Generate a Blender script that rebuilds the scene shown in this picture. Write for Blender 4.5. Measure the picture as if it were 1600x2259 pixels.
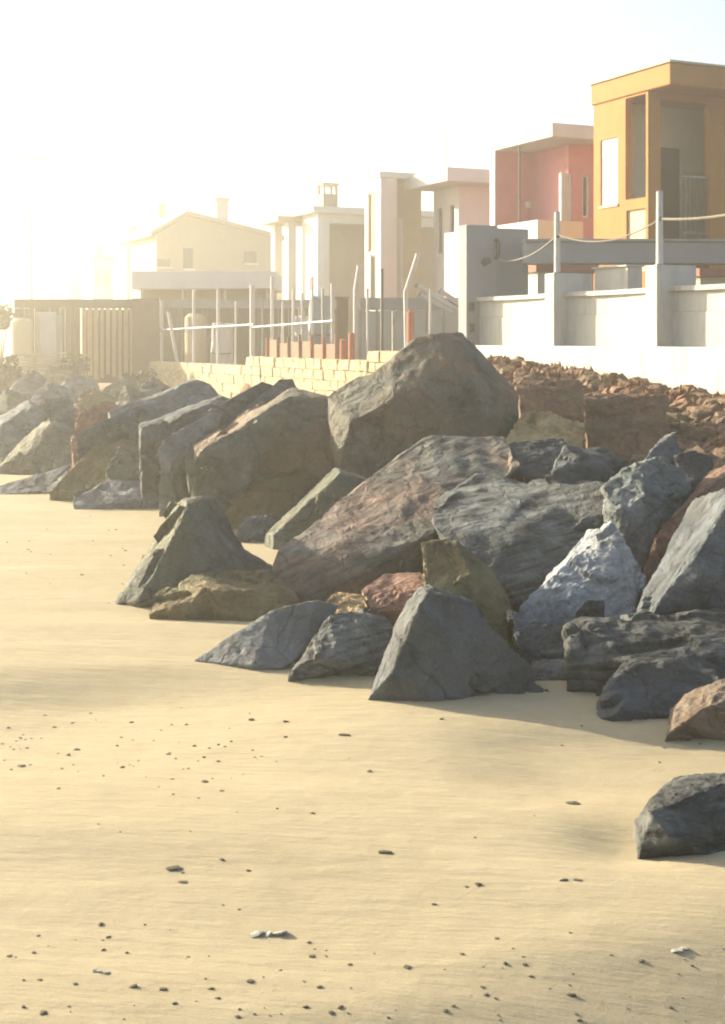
import bpy, bmesh, math, random
from mathutils import Vector, noise

for o in list(bpy.data.objects):
    bpy.data.objects.remove(o, do_unlink=True)
SC = bpy.context.scene
COL = SC.collection
R = math.radians
rnd = random.Random(7)

# ------------------------------------------------------------------ camera, sky, sun, exposure
FPX, CX, HZ, EYE = 3000.0, 800.0, 750.0, 2.0      # focal length in photo pixels, centre column, horizon row, eye height
cam_d = bpy.data.cameras.new('camera')
cam = bpy.data.objects.new('camera', cam_d)
COL.objects.link(cam)
cam.location = (0, 0, EYE)
cam.rotation_euler = (R(90), 0, 0)
cam_d.sensor_fit = 'VERTICAL'
cam_d.sensor_height = 36.0
cam_d.lens = 36.0 * FPX / 2259.0
cam_d.shift_y = (HZ - 1129.5) / 2259.0
cam_d.clip_end = 4000
SC.camera = cam

SUN_AZ, SUN_EL = R(56), R(18)                     # azimuth to the left of the view axis
SUN_DIR = Vector((-math.sin(SUN_AZ) * math.cos(SUN_EL), math.cos(SUN_AZ) * math.cos(SUN_EL), math.sin(SUN_EL)))
world = bpy.data.worlds.new('World')
SC.world = world
world.use_nodes = True
wn = world.node_tree.nodes
wl = world.node_tree.links
bg = wn['Background']
sky = wn.new('ShaderNodeTexSky')
sky.sky_type = 'NISHITA'
sky.sun_disc = False
sky.sun_elevation = SUN_EL
sky.sun_rotation = -SUN_AZ
sky.air_density = 1.0
sky.dust_density = 2.6
sky.ozone_density = 1.0
wl.new(sky.outputs['Color'], bg.inputs['Color'])
bg.inputs['Strength'].default_value = 0.082
sun_d = bpy.data.lights.new('sun', 'SUN')
sun_d.energy = 5.0
sun_d.angle = R(0.6)
sun_d.color = (1.0, 0.86, 0.64)
sun = bpy.data.objects.new('sun', sun_d)
COL.objects.link(sun)
sun.rotation_euler = SUN_DIR.to_track_quat('Z', 'Y').to_euler()
sun.location = (-30, 20, 25)

SC.view_settings.view_transform = 'Standard'
SC.view_settings.look = 'None'
SC.view_settings.gamma = 1.0
SC.view_settings.exposure = 1.88
SC.view_settings.use_curve_mapping = False
SC.render.engine = 'CYCLES'
SC.cycles.use_denoising = True
SC.cycles.max_bounces = 6
SC.cycles.volume_bounces = 1
SC.cycles.filter_width = 2.0

# ------------------------------------------------------------------ helpers
def P(px, py, d):
    return Vector(((px - CX) * d / FPX, d, EYE + (HZ - py) * d / FPX))

def smooth(a, b, t):
    t = max(0.0, min(1.0, (t - a) / (b - a)))
    return t * t * (3 - 2 * t)

def tag(o, label=None, cat=None, group=None, kind=None):
    if label: o['label'] = label
    if cat: o['category'] = cat
    if group: o['group'] = group
    if kind: o['kind'] = kind
    return o

def empty(name, loc, rz=0.0):
    o = bpy.data.objects.new(name, None)
    COL.objects.link(o)
    o.location = loc
    o.rotation_euler = (0, 0, rz)
    o.empty_display_size = 0.2
    return o

def link(name, me, mat=None, parent=None, loc=None):
    o = bpy.data.objects.new(name, me)
    COL.objects.link(o)
    if mat is not None and not me.materials:
        me.materials.append(mat)
    if parent is not None:
        o.parent = parent
    if loc is not None:
        o.location = loc
    return o

class MB:
    def __init__(s):
        s.v = []; s.f = []
    def box(s, x0, x1, y0, y1, z0, z1):
        n = len(s.v)
        s.v += [(x, y, z) for z in (z0, z1) for (x, y) in ((x0, y0), (x1, y0), (x1, y1), (x0, y1))]
        s.f += [tuple(n + i for i in q) for q in ((3, 2, 1, 0), (4, 5, 6, 7), (0, 1, 5, 4), (1, 2, 6, 5), (2, 3, 7, 6), (3, 0, 4, 7))]
        return s
    def tube(s, pts, r0, r1=None, n=8):
        r1 = r0 if r1 is None else r1
        pts = [Vector(p) for p in pts]
        base = len(s.v)
        for i, p in enumerate(pts):
            a = pts[max(i - 1, 0)]; b = pts[min(i + 1, len(pts) - 1)]
            t = (b - a).normalized()
            up = Vector((0, 0, 1)) if abs(t.z) < .9 else Vector((1, 0, 0))
            e1 = t.cross(up).normalized(); e2 = t.cross(e1)
            r = r0 + (r1 - r0) * i / (len(pts) - 1)
            for k in range(n):
                a_ = 2 * math.pi * k / n
                s.v.append(tuple(p + e1 * r * math.cos(a_) + e2 * r * math.sin(a_)))
        for i in range(len(pts) - 1):
            for k in range(n):
                a = base + i * n + k; b = base + i * n + (k + 1) % n
                s.f.append((a, b, b + n, a + n))
        s.f.append(tuple(base + k for k in reversed(range(n))))
        e = base + (len(pts) - 1) * n
        s.f.append(tuple(e + k for k in range(n)))
        return s
    def mesh(s, name):
        me = bpy.data.meshes.new(name)
        me.from_pydata(s.v, [], s.f)
        me.update()
        bm = bmesh.new(); bm.from_mesh(me)
        bmesh.ops.recalc_face_normals(bm, faces=bm.faces)
        bm.to_mesh(me); bm.free()
        return me
    def build(s, name, mat, parent=None, loc=None, bevel=0.0):
        me = s.mesh(name)
        if bevel > 0:
            bm = bmesh.new(); bm.from_mesh(me)
            bmesh.ops.bevel(bm, geom=list(bm.edges), offset=bevel, segments=1, affect='EDGES')
            bm.to_mesh(me); bm.free()
        return link(name, me, mat, parent, loc)

def walls(pieces, opens, axis, t0, t1):
    """a wall slab in local axes: pieces (a0,a1,z0,z1) with rectangular openings; axis 'y' runs along local y at x in t0..t1"""
    a0, a1, z0, z1 = pieces
    cuts_a = sorted({a0, a1, *[min(max(o[k], a0), a1) for o in opens for k in (0, 1)]})
    cuts_z = sorted({z0, z1, *[min(max(o[k], z0), z1) for o in opens for k in (2, 3)]})
    m = MB()
    for i in range(len(cuts_a) - 1):
        zs = None
        run = []
        for j in range(len(cuts_z) - 1):
            ca = (cuts_a[i] + cuts_a[i + 1]) / 2; cz = (cuts_z[j] + cuts_z[j + 1]) / 2
            hole = any(o[0] < ca < o[1] and o[2] < cz < o[3] for o in opens)
            if not hole:
                if run and abs(run[-1][1] - cuts_z[j]) < 1e-6:
                    run[-1][1] = cuts_z[j + 1]
                else:
                    run.append([cuts_z[j], cuts_z[j + 1]])
        for zz in run:
            if axis == 'y':
                m.box(t0, t1, cuts_a[i], cuts_a[i + 1], zz[0], zz[1])
            else:
                m.box(cuts_a[i], cuts_a[i + 1], t0, t1, zz[0], zz[1])
    return m

# ------------------------------------------------------------------ materials
def mat_base(name):
    m = bpy.data.materials.new(name)
    m.use_nodes = True
    nt = m.node_tree
    return m, nt, nt.nodes, nt.links, nt.nodes['Principled BSDF']

def coords(nt, scale=(1, 1, 1), rnd_off=True, rot=(0, 0, 0)):
    N, L = nt.nodes, nt.links
    tc = N.new('ShaderNodeTexCoord')
    mp = N.new('ShaderNodeMapping')
    mp.inputs['Scale'].default_value = scale
    pre = N.new('ShaderNodeMapping')
    pre.inputs['Rotation'].default_value = rot
    L.new(tc.outputs['Object'], pre.inputs['Vector'])
    L.new(pre.outputs['Vector'], mp.inputs['Vector'])
    if rnd_off:
        oi = N.new('ShaderNodeObjectInfo')
        ml = N.new('ShaderNodeMath'); ml.operation = 'MULTIPLY'; ml.inputs[1].default_value = 37.0
        L.new(oi.outputs['Random'], ml.inputs[0])
        ad = N.new('ShaderNodeVectorMath'); ad.operation = 'ADD'
        L.new(tc.outputs['Object'], ad.inputs[0]); L.new(ml.outputs[0], ad.inputs[1])
        L.new(ad.outputs[0], pre.inputs['Vector'])
    return mp.outputs['Vector']

def nnoise(nt, vec, scale, detail=5, rough=.6, dist=0.0):
    n = nt.nodes.new('ShaderNodeTexNoise')
    n.inputs['Scale'].default_value = scale
    n.inputs['Detail'].default_value = detail
    n.inputs['Roughness'].default_value = rough
    n.inputs['Distortion'].default_value = dist
    nt.links.new(vec, n.inputs['Vector'])
    return n.outputs['Fac']

def ramp(nt, fac, stops):
    r = nt.nodes.new('ShaderNodeValToRGB')
    el = r.color_ramp.elements
    while len(el) < len(stops): el.new(0.5)
    for e, (p, c) in zip(el, stops):
        e.position = p
        e.color = (*c, 1) if len(c) == 3 else c
    nt.links.new(fac, r.inputs['Fac'])
    return r.outputs['Color']

def mixc(nt, fac, a, b, mode='MIX'):
    m = nt.nodes.new('ShaderNodeMix')
    m.data_type = 'RGBA'; m.blend_type = mode
    for s, v in ((m.inputs[0], fac), (m.inputs[6], a), (m.inputs[7], b)):
        if isinstance(v, (int, float)): s.default_value = v
        elif isinstance(v, tuple): s.default_value = (*v, 1)
        else: nt.links.new(v, s)
    return m.outputs[2]

def bump(nt, h, strength, dist, prev=None):
    b = nt.nodes.new('ShaderNodeBump')
    b.inputs['Strength'].default_value = strength
    b.inputs['Distance'].default_value = dist
    nt.links.new(h, b.inputs['Height'])
    if prev is not None: nt.links.new(prev, b.inputs['Normal'])
    return b.outputs['Normal']

def plaster(name, col, var=.12, rough=.85, stain=(.5, .46, .38), stain_amt=.15, scale=2.0):
    m, nt, N, L, bs = mat_base(name)
    v = coords(nt)
    f = nnoise(nt, v, scale, 6, .65)
    col = tuple(c * .76 for c in col)
    dark = tuple(c * (1 - var) for c in col); lite = tuple(min(1, c * (1 + var * .6)) for c in col)
    c = ramp(nt, f, [(.3, dark), (.7, lite)])
    vs = coords(nt, (3, 3, .5))
    f2 = ramp(nt, nnoise(nt, vs, 1.6, 5, .7), [(.52, (0, 0, 0)), (.8, (stain_amt,) * 3)])
    c = mixc(nt, f2, c, tuple(a * b for a, b in zip(col, stain)))
    L.new(c, bs.inputs['Base Color'])
    bs.inputs['Roughness'].default_value = rough
    L.new(bump(nt, nnoise(nt, v, 14, 5, .7), .3, .02), bs.inputs['Normal'])
    return m

def rock_mat(name, c1, c2, c3, patch=.5, strata=None, rough=.82, bumpy=.5, vein=0.0, spec=.3):
    m, nt, N, L, bs = mat_base(name)
    v = coords(nt)
    c1, c2, c3 = (tuple(x * k_ for x, k_ in zip(q, (1.06, 1.14, 1.18))) for q in (c1, c2, c3))
    f = nnoise(nt, v, 3.2, 8, .68, .4)
    c = ramp(nt, f, [(.30, tuple(x * .45 for x in c1)), (.47, c1), (.70, tuple(x * 1.2 for x in c2))])
    fp = nnoise(nt, v, 1.1, 6, .62, .8)
    c = mixc(nt, ramp(nt, fp, [(patch - .08, (0, 0, 0)), (patch + .12, (.9, .9, .9))]), c, c3)
    h = nnoise(nt, v, 9, 10, .72)
    if strata:
        sx, rot, amt = strata
        vs = coords(nt, sx, True, rot)
        fs = nnoise(nt, vs, 3.0, 7, .62, .25)
        c = mixc(nt, amt, c, ramp(nt, fs, [(.36, (.35, .35, .36)), (.5, (.9, .9, .88)), (.66, (1.16, 1.15, 1.12))]), 'MULTIPLY')
        nb = bump(nt, fs, .7, .04)
    else:
        nb = None
    if vein > 0:
        vv = coords(nt, (1, 1, 1), True, (.5, .4, .3))
        w = nnoise(nt, vv, 1.6, 3, .5, 1.2)
        c = mixc(nt, ramp(nt, w, [(.485, (0, 0, 0)), (.5, (vein,) * 3), (.515, (0, 0, 0))]), c, (.42, .40, .36))
    cv = N.new('ShaderNodeVectorMath'); cv.operation = 'ADD'
    nv = N.new('ShaderNodeTexNoise'); nv.inputs['Scale'].default_value = 2.5; nv.inputs['Detail'].default_value = 6
    L.new(v, nv.inputs['Vector'])
    ms = N.new('ShaderNodeVectorMath'); ms.operation = 'SCALE'; ms.inputs['Scale'].default_value = .55
    L.new(nv.outputs['Color'], ms.inputs[0]); L.new(v, cv.inputs[0]); L.new(ms.outputs[0], cv.inputs[1])
    vo = N.new('ShaderNodeTexVoronoi'); vo.feature = 'DISTANCE_TO_EDGE'; vo.inputs['Scale'].default_value = 2.3
    L.new(cv.outputs[0], vo.inputs['Vector'])
    crack = ramp(nt, vo.outputs['Distance'], [(.0, (.42, .42, .42)), (.035, (1, 1, 1))])
    c = mixc(nt, ramp(nt, nnoise(nt, v, 1.7, 3, .5), [(.42, (0, 0, 0)), (.62, (.9, .9, .9))]), c, mixc(nt, 1.0, c, crack, 'MULTIPLY'))
    nb = bump(nt, crack, .5, .03, nb)
    v2 = N.new('ShaderNodeTexVoronoi'); v2.feature = 'F1'; v2.inputs['Scale'].default_value = 6.5
    L.new(cv.outputs[0], v2.inputs['Vector'])
    nb = bump(nt, v2.outputs['Distance'], .55, .05, nb)
    v3 = N.new('ShaderNodeTexVoronoi'); v3.feature = 'F1'; v3.inputs['Scale'].default_value = 19
    L.new(cv.outputs[0], v3.inputs['Vector'])
    nb = bump(nt, v3.outputs['Distance'], .45, .02, nb)
    sp = nnoise(nt, v, 60, 3, .6)
    c = mixc(nt, .5, c, ramp(nt, sp, [(.3, (.72, .72, .72)), (.7, (1.2, 1.2, 1.2))]), 'MULTIPLY')
    L.new(c, bs.inputs['Base Color'])
    bs.inputs['Roughness'].default_value = rough
    bs.inputs['Specular IOR Level'].default_value = spec
    nb = bump(nt, h, bumpy * 1.3, .05, nb)
    nb = bump(nt, sp, .25, .006, nb)
    L.new(nb, bs.inputs['Normal'])
    return m

def metal(name, col, rough=.5, metallic=.0, var=.15):
    m, nt, N, L, bs = mat_base(name)
    v = coords(nt)
    L.new(ramp(nt, nnoise(nt, v, 5, 5, .7), [(.3, tuple(c * (1 - var) for c in col)), (.7, tuple(c * (1 + var) for c in col))]), bs.inputs['Base Color'])
    bs.inputs['Roughness'].default_value = rough
    bs.inputs['Metallic'].default_value = metallic
    return m

M = {}
ST = ((1.2, 1.2, 7.0), (.35, .25, 0), .75)
M['slate'] = rock_mat('slate', (.052, .058, .064), (.10, .108, .115), (.085, .082, .07), .56, None)
M['slate_light'] = rock_mat('slate_light', (.095, .10, .108), (.16, .168, .175), (.12, .115, .10), .56, None)
M['slate_dark'] = rock_mat('slate_dark', (.03, .035, .04), (.07, .076, .082), (.05, .05, .045), .6, None)
M['layered'] = rock_mat('layered', (.085, .09, .088), (.15, .155, .15), (.105, .10, .082), .6, ((.7, .9, 9), (.25, .3, 0), 1.0), vein=.0)
M['layered_dark'] = rock_mat('layered_dark', (.055, .058, .058), (.13, .13, .125), (.09, .085, .07), .6, ((.5, .9, 11), (.1, .06, 0), 1.0))
M['tongue'] = rock_mat('tongue', (.092, .09, .076), (.14, .138, .124), (.18, .112, .085), .52, ((.9, .9, 7), (.2, .5, 0), .7))
M['big_brown'] = rock_mat('big_brown', (.088, .083, .066), (.132, .126, .104), (.19, .115, .072), .5, None)
M['olive'] = rock_mat('olive', (.10, .088, .045), (.165, .145, .075), (.15, .095, .045), .52, None)
M['grey_green'] = rock_mat('grey_green', (.065, .07, .06), (.115, .12, .10), (.10, .095, .06), .52, None)
M['brown'] = rock_mat('brown', (.14, .068, .045), (.21, .105, .07), (.10, .075, .055), .52, None)
M['rust'] = rock_mat('rust', (.20, .105, .075), (.27, .155, .11), (.15, .10, .07), .55, None)
M['tan'] = rock_mat('tan', (.34, .23, .11), (.44, .31, .16), (.27, .165, .075), .56, None)
M['red_earth'] = rock_mat('red_earth', (.15, .074, .042), (.22, .115, .065), (.13, .088, .05), .5, None)
M['pale_grey'] = rock_mat('pale_grey', (.24, .245, .255), (.34, .345, .355), (.26, .25, .235), .6, ((1, 1, 5), (.2, .5, 0), .35))
M['grey_head'] = rock_mat('grey_head', (.10, .11, .106), (.16, .172, .172), (.08, .085, .07), .54, None)
M['sandstone'] = rock_mat('sandstone', (.46, .36, .215), (.60, .49, .31), (.40, .28, .15), .56, None, bumpy=.6)
M['pebble'] = rock_mat('pebble', (.15, .128, .088), (.24, .205, .145), (.18, .13, .08), .56, None)
M['shell'] = rock_mat('shell', (.50, .47, .42), (.68, .65, .60), (.42, .38, .32), .6, None)
M['driftwood'] = rock_mat('driftwood', (.15, .11, .07), (.24, .18, .12), (.12, .09, .06), .56, ((8, 1, 8), (0, 0, 0), .5))

M['yellow'] = plaster('yellow_plaster', (.40, .18, .027), .14, stain=(.7, .6, .5), stain_amt=.3)
M['porch_pale'] = plaster('porch_pale_green', (.62, .64, .55), .06)
M['pink'] = plaster('pink_plaster', (.64, .25, .26), .10)
M['cream'] = plaster('cream_plaster', (.68, .67, .62), .06)
M['cream2'] = plaster('warm_cream_plaster', (.56, .48, .33), .06)
M['white_wall'] = plaster('white_wall_render', (.54, .55, .52), .07, stain=(.45, .42, .36), stain_amt=.75, scale=3)
M['grey_render'] = plaster('grey_render', (.27, .285, .31), .08)
M['grey_beam'] = plaster('grey_beam', (.30, .32, .34), .06)
M['tan_wall'] = plaster('tan_plaster', (.42, .35, .23), .08)
M['white_panel'] = plaster('white_panel', (.72, .72, .72), .04)
M['roof_tile'] = plaster('clay_tile', (.34, .14, .09), .15)
M['far_wall'] = plaster('far_wall', (.50, .42, .27), .08)
M['hill'] = plaster('hill_scrub', (.16, .14, .07), .3, scale=.05)
M['dark_wood'] = plaster('olive_wood', (.115, .10, .058), .22, stain=(.5, .5, .5), stain_amt=.5, scale=4)
M['brown_wood'] = plaster('brown_wood', (.16, .10, .065), .2, scale=4)
M['slat_wood'] = plaster('slat_wood', (.42, .29, .15), .18, scale=4)
M['plank'] = plaster('pale_plank', (.46, .38, .26), .15, scale=4)
M['white_post'] = plaster('white_post', (.55, .55, .55), .1)
M['orange'] = plaster('orange_paint', (.42, .12, .06), .15)
M['rust_sheet'] = plaster('rust_sheet', (.22, .105, .06), .3, scale=5)
M['blue_tarp'] = plaster('blue_grey_tarp', (.36, .42, .45), .1)
M['pale_fence'] = plaster('pale_fence', (.42, .46, .45), .08)
M['dark_metal'] = metal('dark_metal', (.035, .036, .033), .55)
M['grey_metal'] = metal('grey_metal', (.20, .21, .21), .5)
M['dark_door'] = plaster('dark_door', (.045, .036, .024), .15)
M['rope'] = plaster('rope', (.24, .22, .18), .15)
M['dry_weed'] = plaster('dry_weed', (.20, .095, .055), .25, scale=9)
M['green_leaf'] = plaster('green_leaf', (.09, .14, .03), .3, scale=9)
M['scrub_leaf'] = plaster('scrub_leaf', (.09, .095, .04), .3, scale=9)

def glass_mat():
    m, nt, N, L, bs = mat_base('window_glass')
    bs.inputs['Base Color'].default_value = (.03, .035, .035, 1)
    bs.inputs['Roughness'].default_value = .12
    return m
M['glass'] = glass_mat()

def sand_mat():
    m, nt, N, L, bs = mat_base('sand')
    v = coords(nt, rnd_off=False)
    f = nnoise(nt, v, .55, 7, .6)
    c = ramp(nt, f, [(.3, (.33, .285, .185)), (.7, (.37, .322, .215))])
    f2 = nnoise(nt, v, 6, 8, .7)
    c = mixc(nt, .6, c, ramp(nt, f2, [(.3, (.86, .85, .83)), (.7, (1.08, 1.08, 1.08))]), 'MULTIPLY')
    gr = nnoise(nt, v, 180, 3, .7)
    c = mixc(nt, .45, c, ramp(nt, gr, [(.3, (.74, .72, .7)), (.7, (1.18, 1.18, 1.18))]), 'MULTIPLY')
    # dark brown soil and rubble under the boulders and on the bank
    at = N.new('ShaderNodeAttribute'); at.attribute_name = 'soil'
    e = ramp(nt, nnoise(nt, v, 7, 9, .75), [(.32, (.09, .048, .028)), (.55, (.19, .10, .058)), (.75, (.28, .17, .10))])
    soilf = N.new('ShaderNodeMath'); soilf.operation = 'MULTIPLY'; soilf.inputs[1].default_value = 1.0
    L.new(at.outputs['Fac'], soilf.inputs[0])
    c = mixc(nt, soilf.outputs[0], c, e)
    L.new(c, bs.inputs['Base Color'])
    bs.inputs['Roughness'].default_value = .95
    bs.inputs['Specular IOR Level'].default_value = .15
    vr = coords(nt, (.5, 2.6, 1), False, (0, 0, R(8)))
    nb = bump(nt, nnoise(nt, vr, 5, 6, .6), .35, .03)
    nb = bump(nt, f2, .3, .02, nb)
    nb = bump(nt, gr, .35, .004, nb)
    L.new(nb, bs.inputs['Normal'])
    return m
M['sand'] = sand_mat()

# ------------------------------------------------------------------ terrain
ANG = R(25)
UX, UY = -math.sin(ANG), math.cos(ANG)            # along the shore, away from the camera
VX, VY = math.cos(ANG), math.sin(ANG)             # inland
WALL0 = Vector((4.42, 20.4))                      # sea-side corner of the second pier

def s_front(x, y):
    return (x - 1.84) * .875 + (y - 6.9) * .485

def w_wall(x, y):
    return (x - WALL0.x) * VX + (y - WALL0.y) * VY

def terrace(y):
    return 1.42 - .3 * smooth(33, 37.5, y) - .5 * smooth(39, 44, y)

def ground(x, y):
    s = s_front(x, y)
    top = 1.22 + .5 * smooth(18, 25.5, y)
    side = smooth(-1.0, .5, x - (1.2 + .09 * (y - 15)))
    top = top * side + (.62 - .25 * smooth(20, 27, y)) * (1 - side)
    h = top * smooth(.9, 9.2, s) * (1 - .7 * smooth(25.8, 29, y) * side)
    w = w_wall(x, y)
    if w > .25:
        h = max(h, terrace(y)) if w > .45 else h + (max(h, terrace(y)) - h) * (w - .25) / .2
    if y < 60 and s < 9:
        q = Vector((x * .28 + y * .05, y * 1.25 + x * .1, 0))
        h += .022 * noise.noise(q * .8) + .012 * noise.noise(q * 2.0 + Vector((5, 1, 0))) + .004 * noise.noise(q * 6)
        # a gentle step down towards the camera beside the front wedge stones
        h -= .10 * (1 - smooth(7.65, 8.4, y + .06 * math.sin(x * 2))) * smooth(5.6, 7.5, y) * (1 - smooth(-1.7, .5, x))
        # lee slope in the near right corner
        t = ((4.84 - y) * 1.69 - (1.29 - x) * .84) / 1.887
        h -= .17 * smooth(-.05, 1.1, t)
        h -= .04 * (1 - smooth(6.82, 7.12, y)) * smooth(5.7, 6.5, y) * smooth(.3, 1.0, x)
        h -= .042 * math.exp(-(((x - 1.06) / .2) ** 2 + ((y - 5.4) / .2) ** 2))
    return h

def axis_vals(a, b, step, far):
    n = int(round((b - a) / step))
    vals = [a + (b - a) * i / n for i in range(n + 1)]
    st = step
    while vals[-1] < far:
        st *= 1.35; vals.append(min(far, vals[-1] + st))
    st = step; lo = []
    x = a
    while x > -far:
        st *= 1.35; x = max(-far, x - st); lo.append(x)
    return list(reversed(lo)) + vals

def build_ground():
    xs = axis_vals(-6, 7, .085, 560)
    ys = axis_vals(3.0, 26, .085, 560)
    nx = len(xs)
    verts = [(x, y, ground(x, y)) for y in ys for x in xs]
    faces = [(j * nx + i, j * nx + i + 1, (j + 1) * nx + i + 1, (j + 1) * nx + i) for j in range(len(ys) - 1) for i in range(nx - 1)]
    me = bpy.data.meshes.new('sand_ground')
    me.from_pydata(verts, [], faces)
    at = me.attributes.new('soil', 'FLOAT', 'POINT')
    for i, (x, y, z) in enumerate(verts):
        s = s_front(x, y) + .5 * noise.noise(Vector((x * 1.3, y * 1.3, 3)))
        v = smooth(2.6, 3.6, s) * (1 - smooth(40, 60, abs(y)))
        at.data[i].value = v
    for p in me.polygons: p.use_smooth = True
    o = link('sand_ground', me, M['sand'])
    tag(o, 'pale golden beach sand with scattered pebbles', kind='structure')
build_ground()

# far low hill at the left
def build_hill():
    m = MB()
    n = 40
    rows = []
    for j in range(9):
        row = []
        for i in range(n + 1):
            x = -230 + 220 * i / n
            t = j / 8
            prof = math.sin(math.pi * t)
            hh = (13.2 + 1.5 * noise.noise(Vector((x * .01, 2, 0)))) * smooth(0, 26, -x - 30) * prof
            row.append((x, 215 + 70 * t, hh - .6))
        rows.append(row)
    for r_ in rows: m.v += r_
    for j in range(8):
        for i in range(n):
            a = j * (n + 1) + i
            m.f.append((a, a + 1, a + n + 2, a + n + 1))
    o = m.build('hill', M['hill'])
    tag(o, 'low hazy hill on the far left skyline', kind='structure')
build_hill()

# ------------------------------------------------------------------ boulders
ROCKS = []
def hull_into(bm_out, pts, size, tgt):
    bm = bmesh.new()
    for p in pts: bm.verts.new(p)
    bmesh.ops.remove_doubles(bm, verts=bm.verts, dist=.004)
    res = bmesh.ops.convex_hull(bm, input=list(bm.verts))
    junk = {g for k in ('geom_interior', 'geom_unused') for g in res[k] if isinstance(g, bmesh.types.BMVert)}
    bmesh.ops.delete(bm, geom=[v for v in junk if v.is_valid], context='VERTS')
    bmesh.ops.dissolve_limit(bm, angle_limit=R(9), verts=bm.verts, edges=bm.edges)
    bmesh.ops.bevel(bm, geom=list(bm.edges), offset=size * .006, offset_type='OFFSET', segments=1, affect='EDGES', clamp_overlap=True)
    bmesh.ops.remove_doubles(bm, verts=bm.verts, dist=.002)
    bmesh.ops.triangulate(bm, faces=bm.faces)
    for _ in range(8):
        es = [e for e in bm.edges if e.calc_length() > tgt]
        if not es: break
        bmesh.ops.subdivide_edges(bm, edges=es, cuts=1)
        bmesh.ops.triangulate(bm, faces=bm.faces)
    tmp = bpy.data.meshes.new('tmp')
    bm.to_mesh(tmp); bm.free()
    bm_out.from_mesh(tmp)
    bpy.data.meshes.remove(tmp)

def roughen(bm, size, amp, strata, seed):
    bm.normal_update()
    r_ = random.Random(seed * 13 + 1)
    off = Vector((seed * 3.17, seed * 1.3, seed * .71))
    bm.verts.ensure_lookup_table()
    # chipped facets: shallow tilted cuts
    for _ in range(int(14 + 9 * amp)):
        v = bm.verts[r_.randrange(len(bm.verts))]
        tl = r_.uniform(.06, .34)
        n = (v.normal + Vector((r_.gauss(0, 1), r_.gauss(0, 1), r_.gauss(0, 1))).normalized() * tl).normalized()
        p0 = v.co - n * size * r_.uniform(.005, .024) * amp
        rad = size * r_.uniform(.16, .5)
        for u in bm.verts:
            dv = u.co - p0
            d = dv.dot(n)
            if 0 < d < size * .035 and dv.length < rad:
                u.co -= n * d * smooth(0, .28, 1 - dv.length / rad)
    bm.normal_update()
    new = []
    for v in bm.verts:
        q = v.co / size
        a = noise.fractal(q * 2.6 + off, .9, 2.1, 3)
        d, _ = noise.voronoi(q * 7 + off)
        h = amp * size * (.010 * a + .015 * (d[0] - .35)) + amp * size * .010 * noise.fractal(q * 17 + off, .7, 2.1, 4)
        if strata:
            dirn, fr, am = strata
            t = v.co.dot(dirn) * fr / size + 1.1 * noise.noise(q * 2.5 + off)
            k = math.floor(t); f_ = t - k
            lev = noise.noise(Vector((k * 1.7, seed, 0)) + q * 1.6)
            h += am * size * (1.6 * lev + (.5 - f_) * .8) * (.7 + .5 * noise.noise(q * 3 + off * 2))
        new.append(v.co + v.normal * h)
    for v, c in zip(bm.verts, new): v.co = c

def make_rock(name, label, mat, d0, hulls, thick=.8, amp=1.0, strata=None, group=None, cat='boulder', sink=.12, det=36):
    if not isinstance(hulls[0], list): hulls = [hulls]
    seed = len(ROCKS) + 1
    all_pts = []
    sets = []
    for h in hulls:
        front = [P(px, py, d0 + dd) for (px, py, dd) in h]
        c = sum(front, Vector()) / len(front)
        pts = list(front)
        low = min(p.z for p in front); hi = max(p.z for p in front)
        for p, (px, py, dd) in zip(front, h):
            # the back of the stone stays below the ridge line seen from the beach
            d2 = p.y + thick * (.55 + .45 * rnd.random())
            zb = min(low + (p.z - low) * .8, EYE + (HZ - py - 14) * d2 / FPX)
            pts.append(Vector((c.x + (p.x - c.x) * .62, d2, zb)))
            if p.z < low + .33 * (hi - low):
                g = min(ground(p.x, p.y), p.z)
                pts.append(Vector((p.x, p.y + .06, g - sink)))
                pts.append(Vector((c.x + (p.x - c.x) * .8, p.y + thick, g - sink)))
        sets.append(pts); all_pts += pts
    lo = Vector([min(p[i] for p in all_pts) for i in range(3)])
    hi = Vector([max(p[i] for p in all_pts) for i in range(3)])
    size = (hi - lo).length * .6
    org = Vector(((lo.x + hi.x) / 2, (lo.y + hi.y) / 2, lo.z))
    bm = bmesh.new()
    for pts in sets:
        hull_into(bm, [p - org for p in pts], size, size / det)
    roughen(bm, size, amp, strata, seed)
    me = bpy.data.meshes.new(name)
    bm.to_mesh(me); bm.free()
    for p in me.polygons: p.use_smooth = True
    me.set_sharp_from_angle(angle=R(30))
    o = link(name, me, M[mat], None, org)
    tag(o, label, cat, group)
    ROCKS.append(o)
    return o

G = 'boulders of the rock revetment'
LAY = (Vector((-.35, .1, .93)).normalized(), 9, .006)
LAYH = (Vector((-.06, .1, 1)).normalized(), 9, .009)
TNG = None
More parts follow.
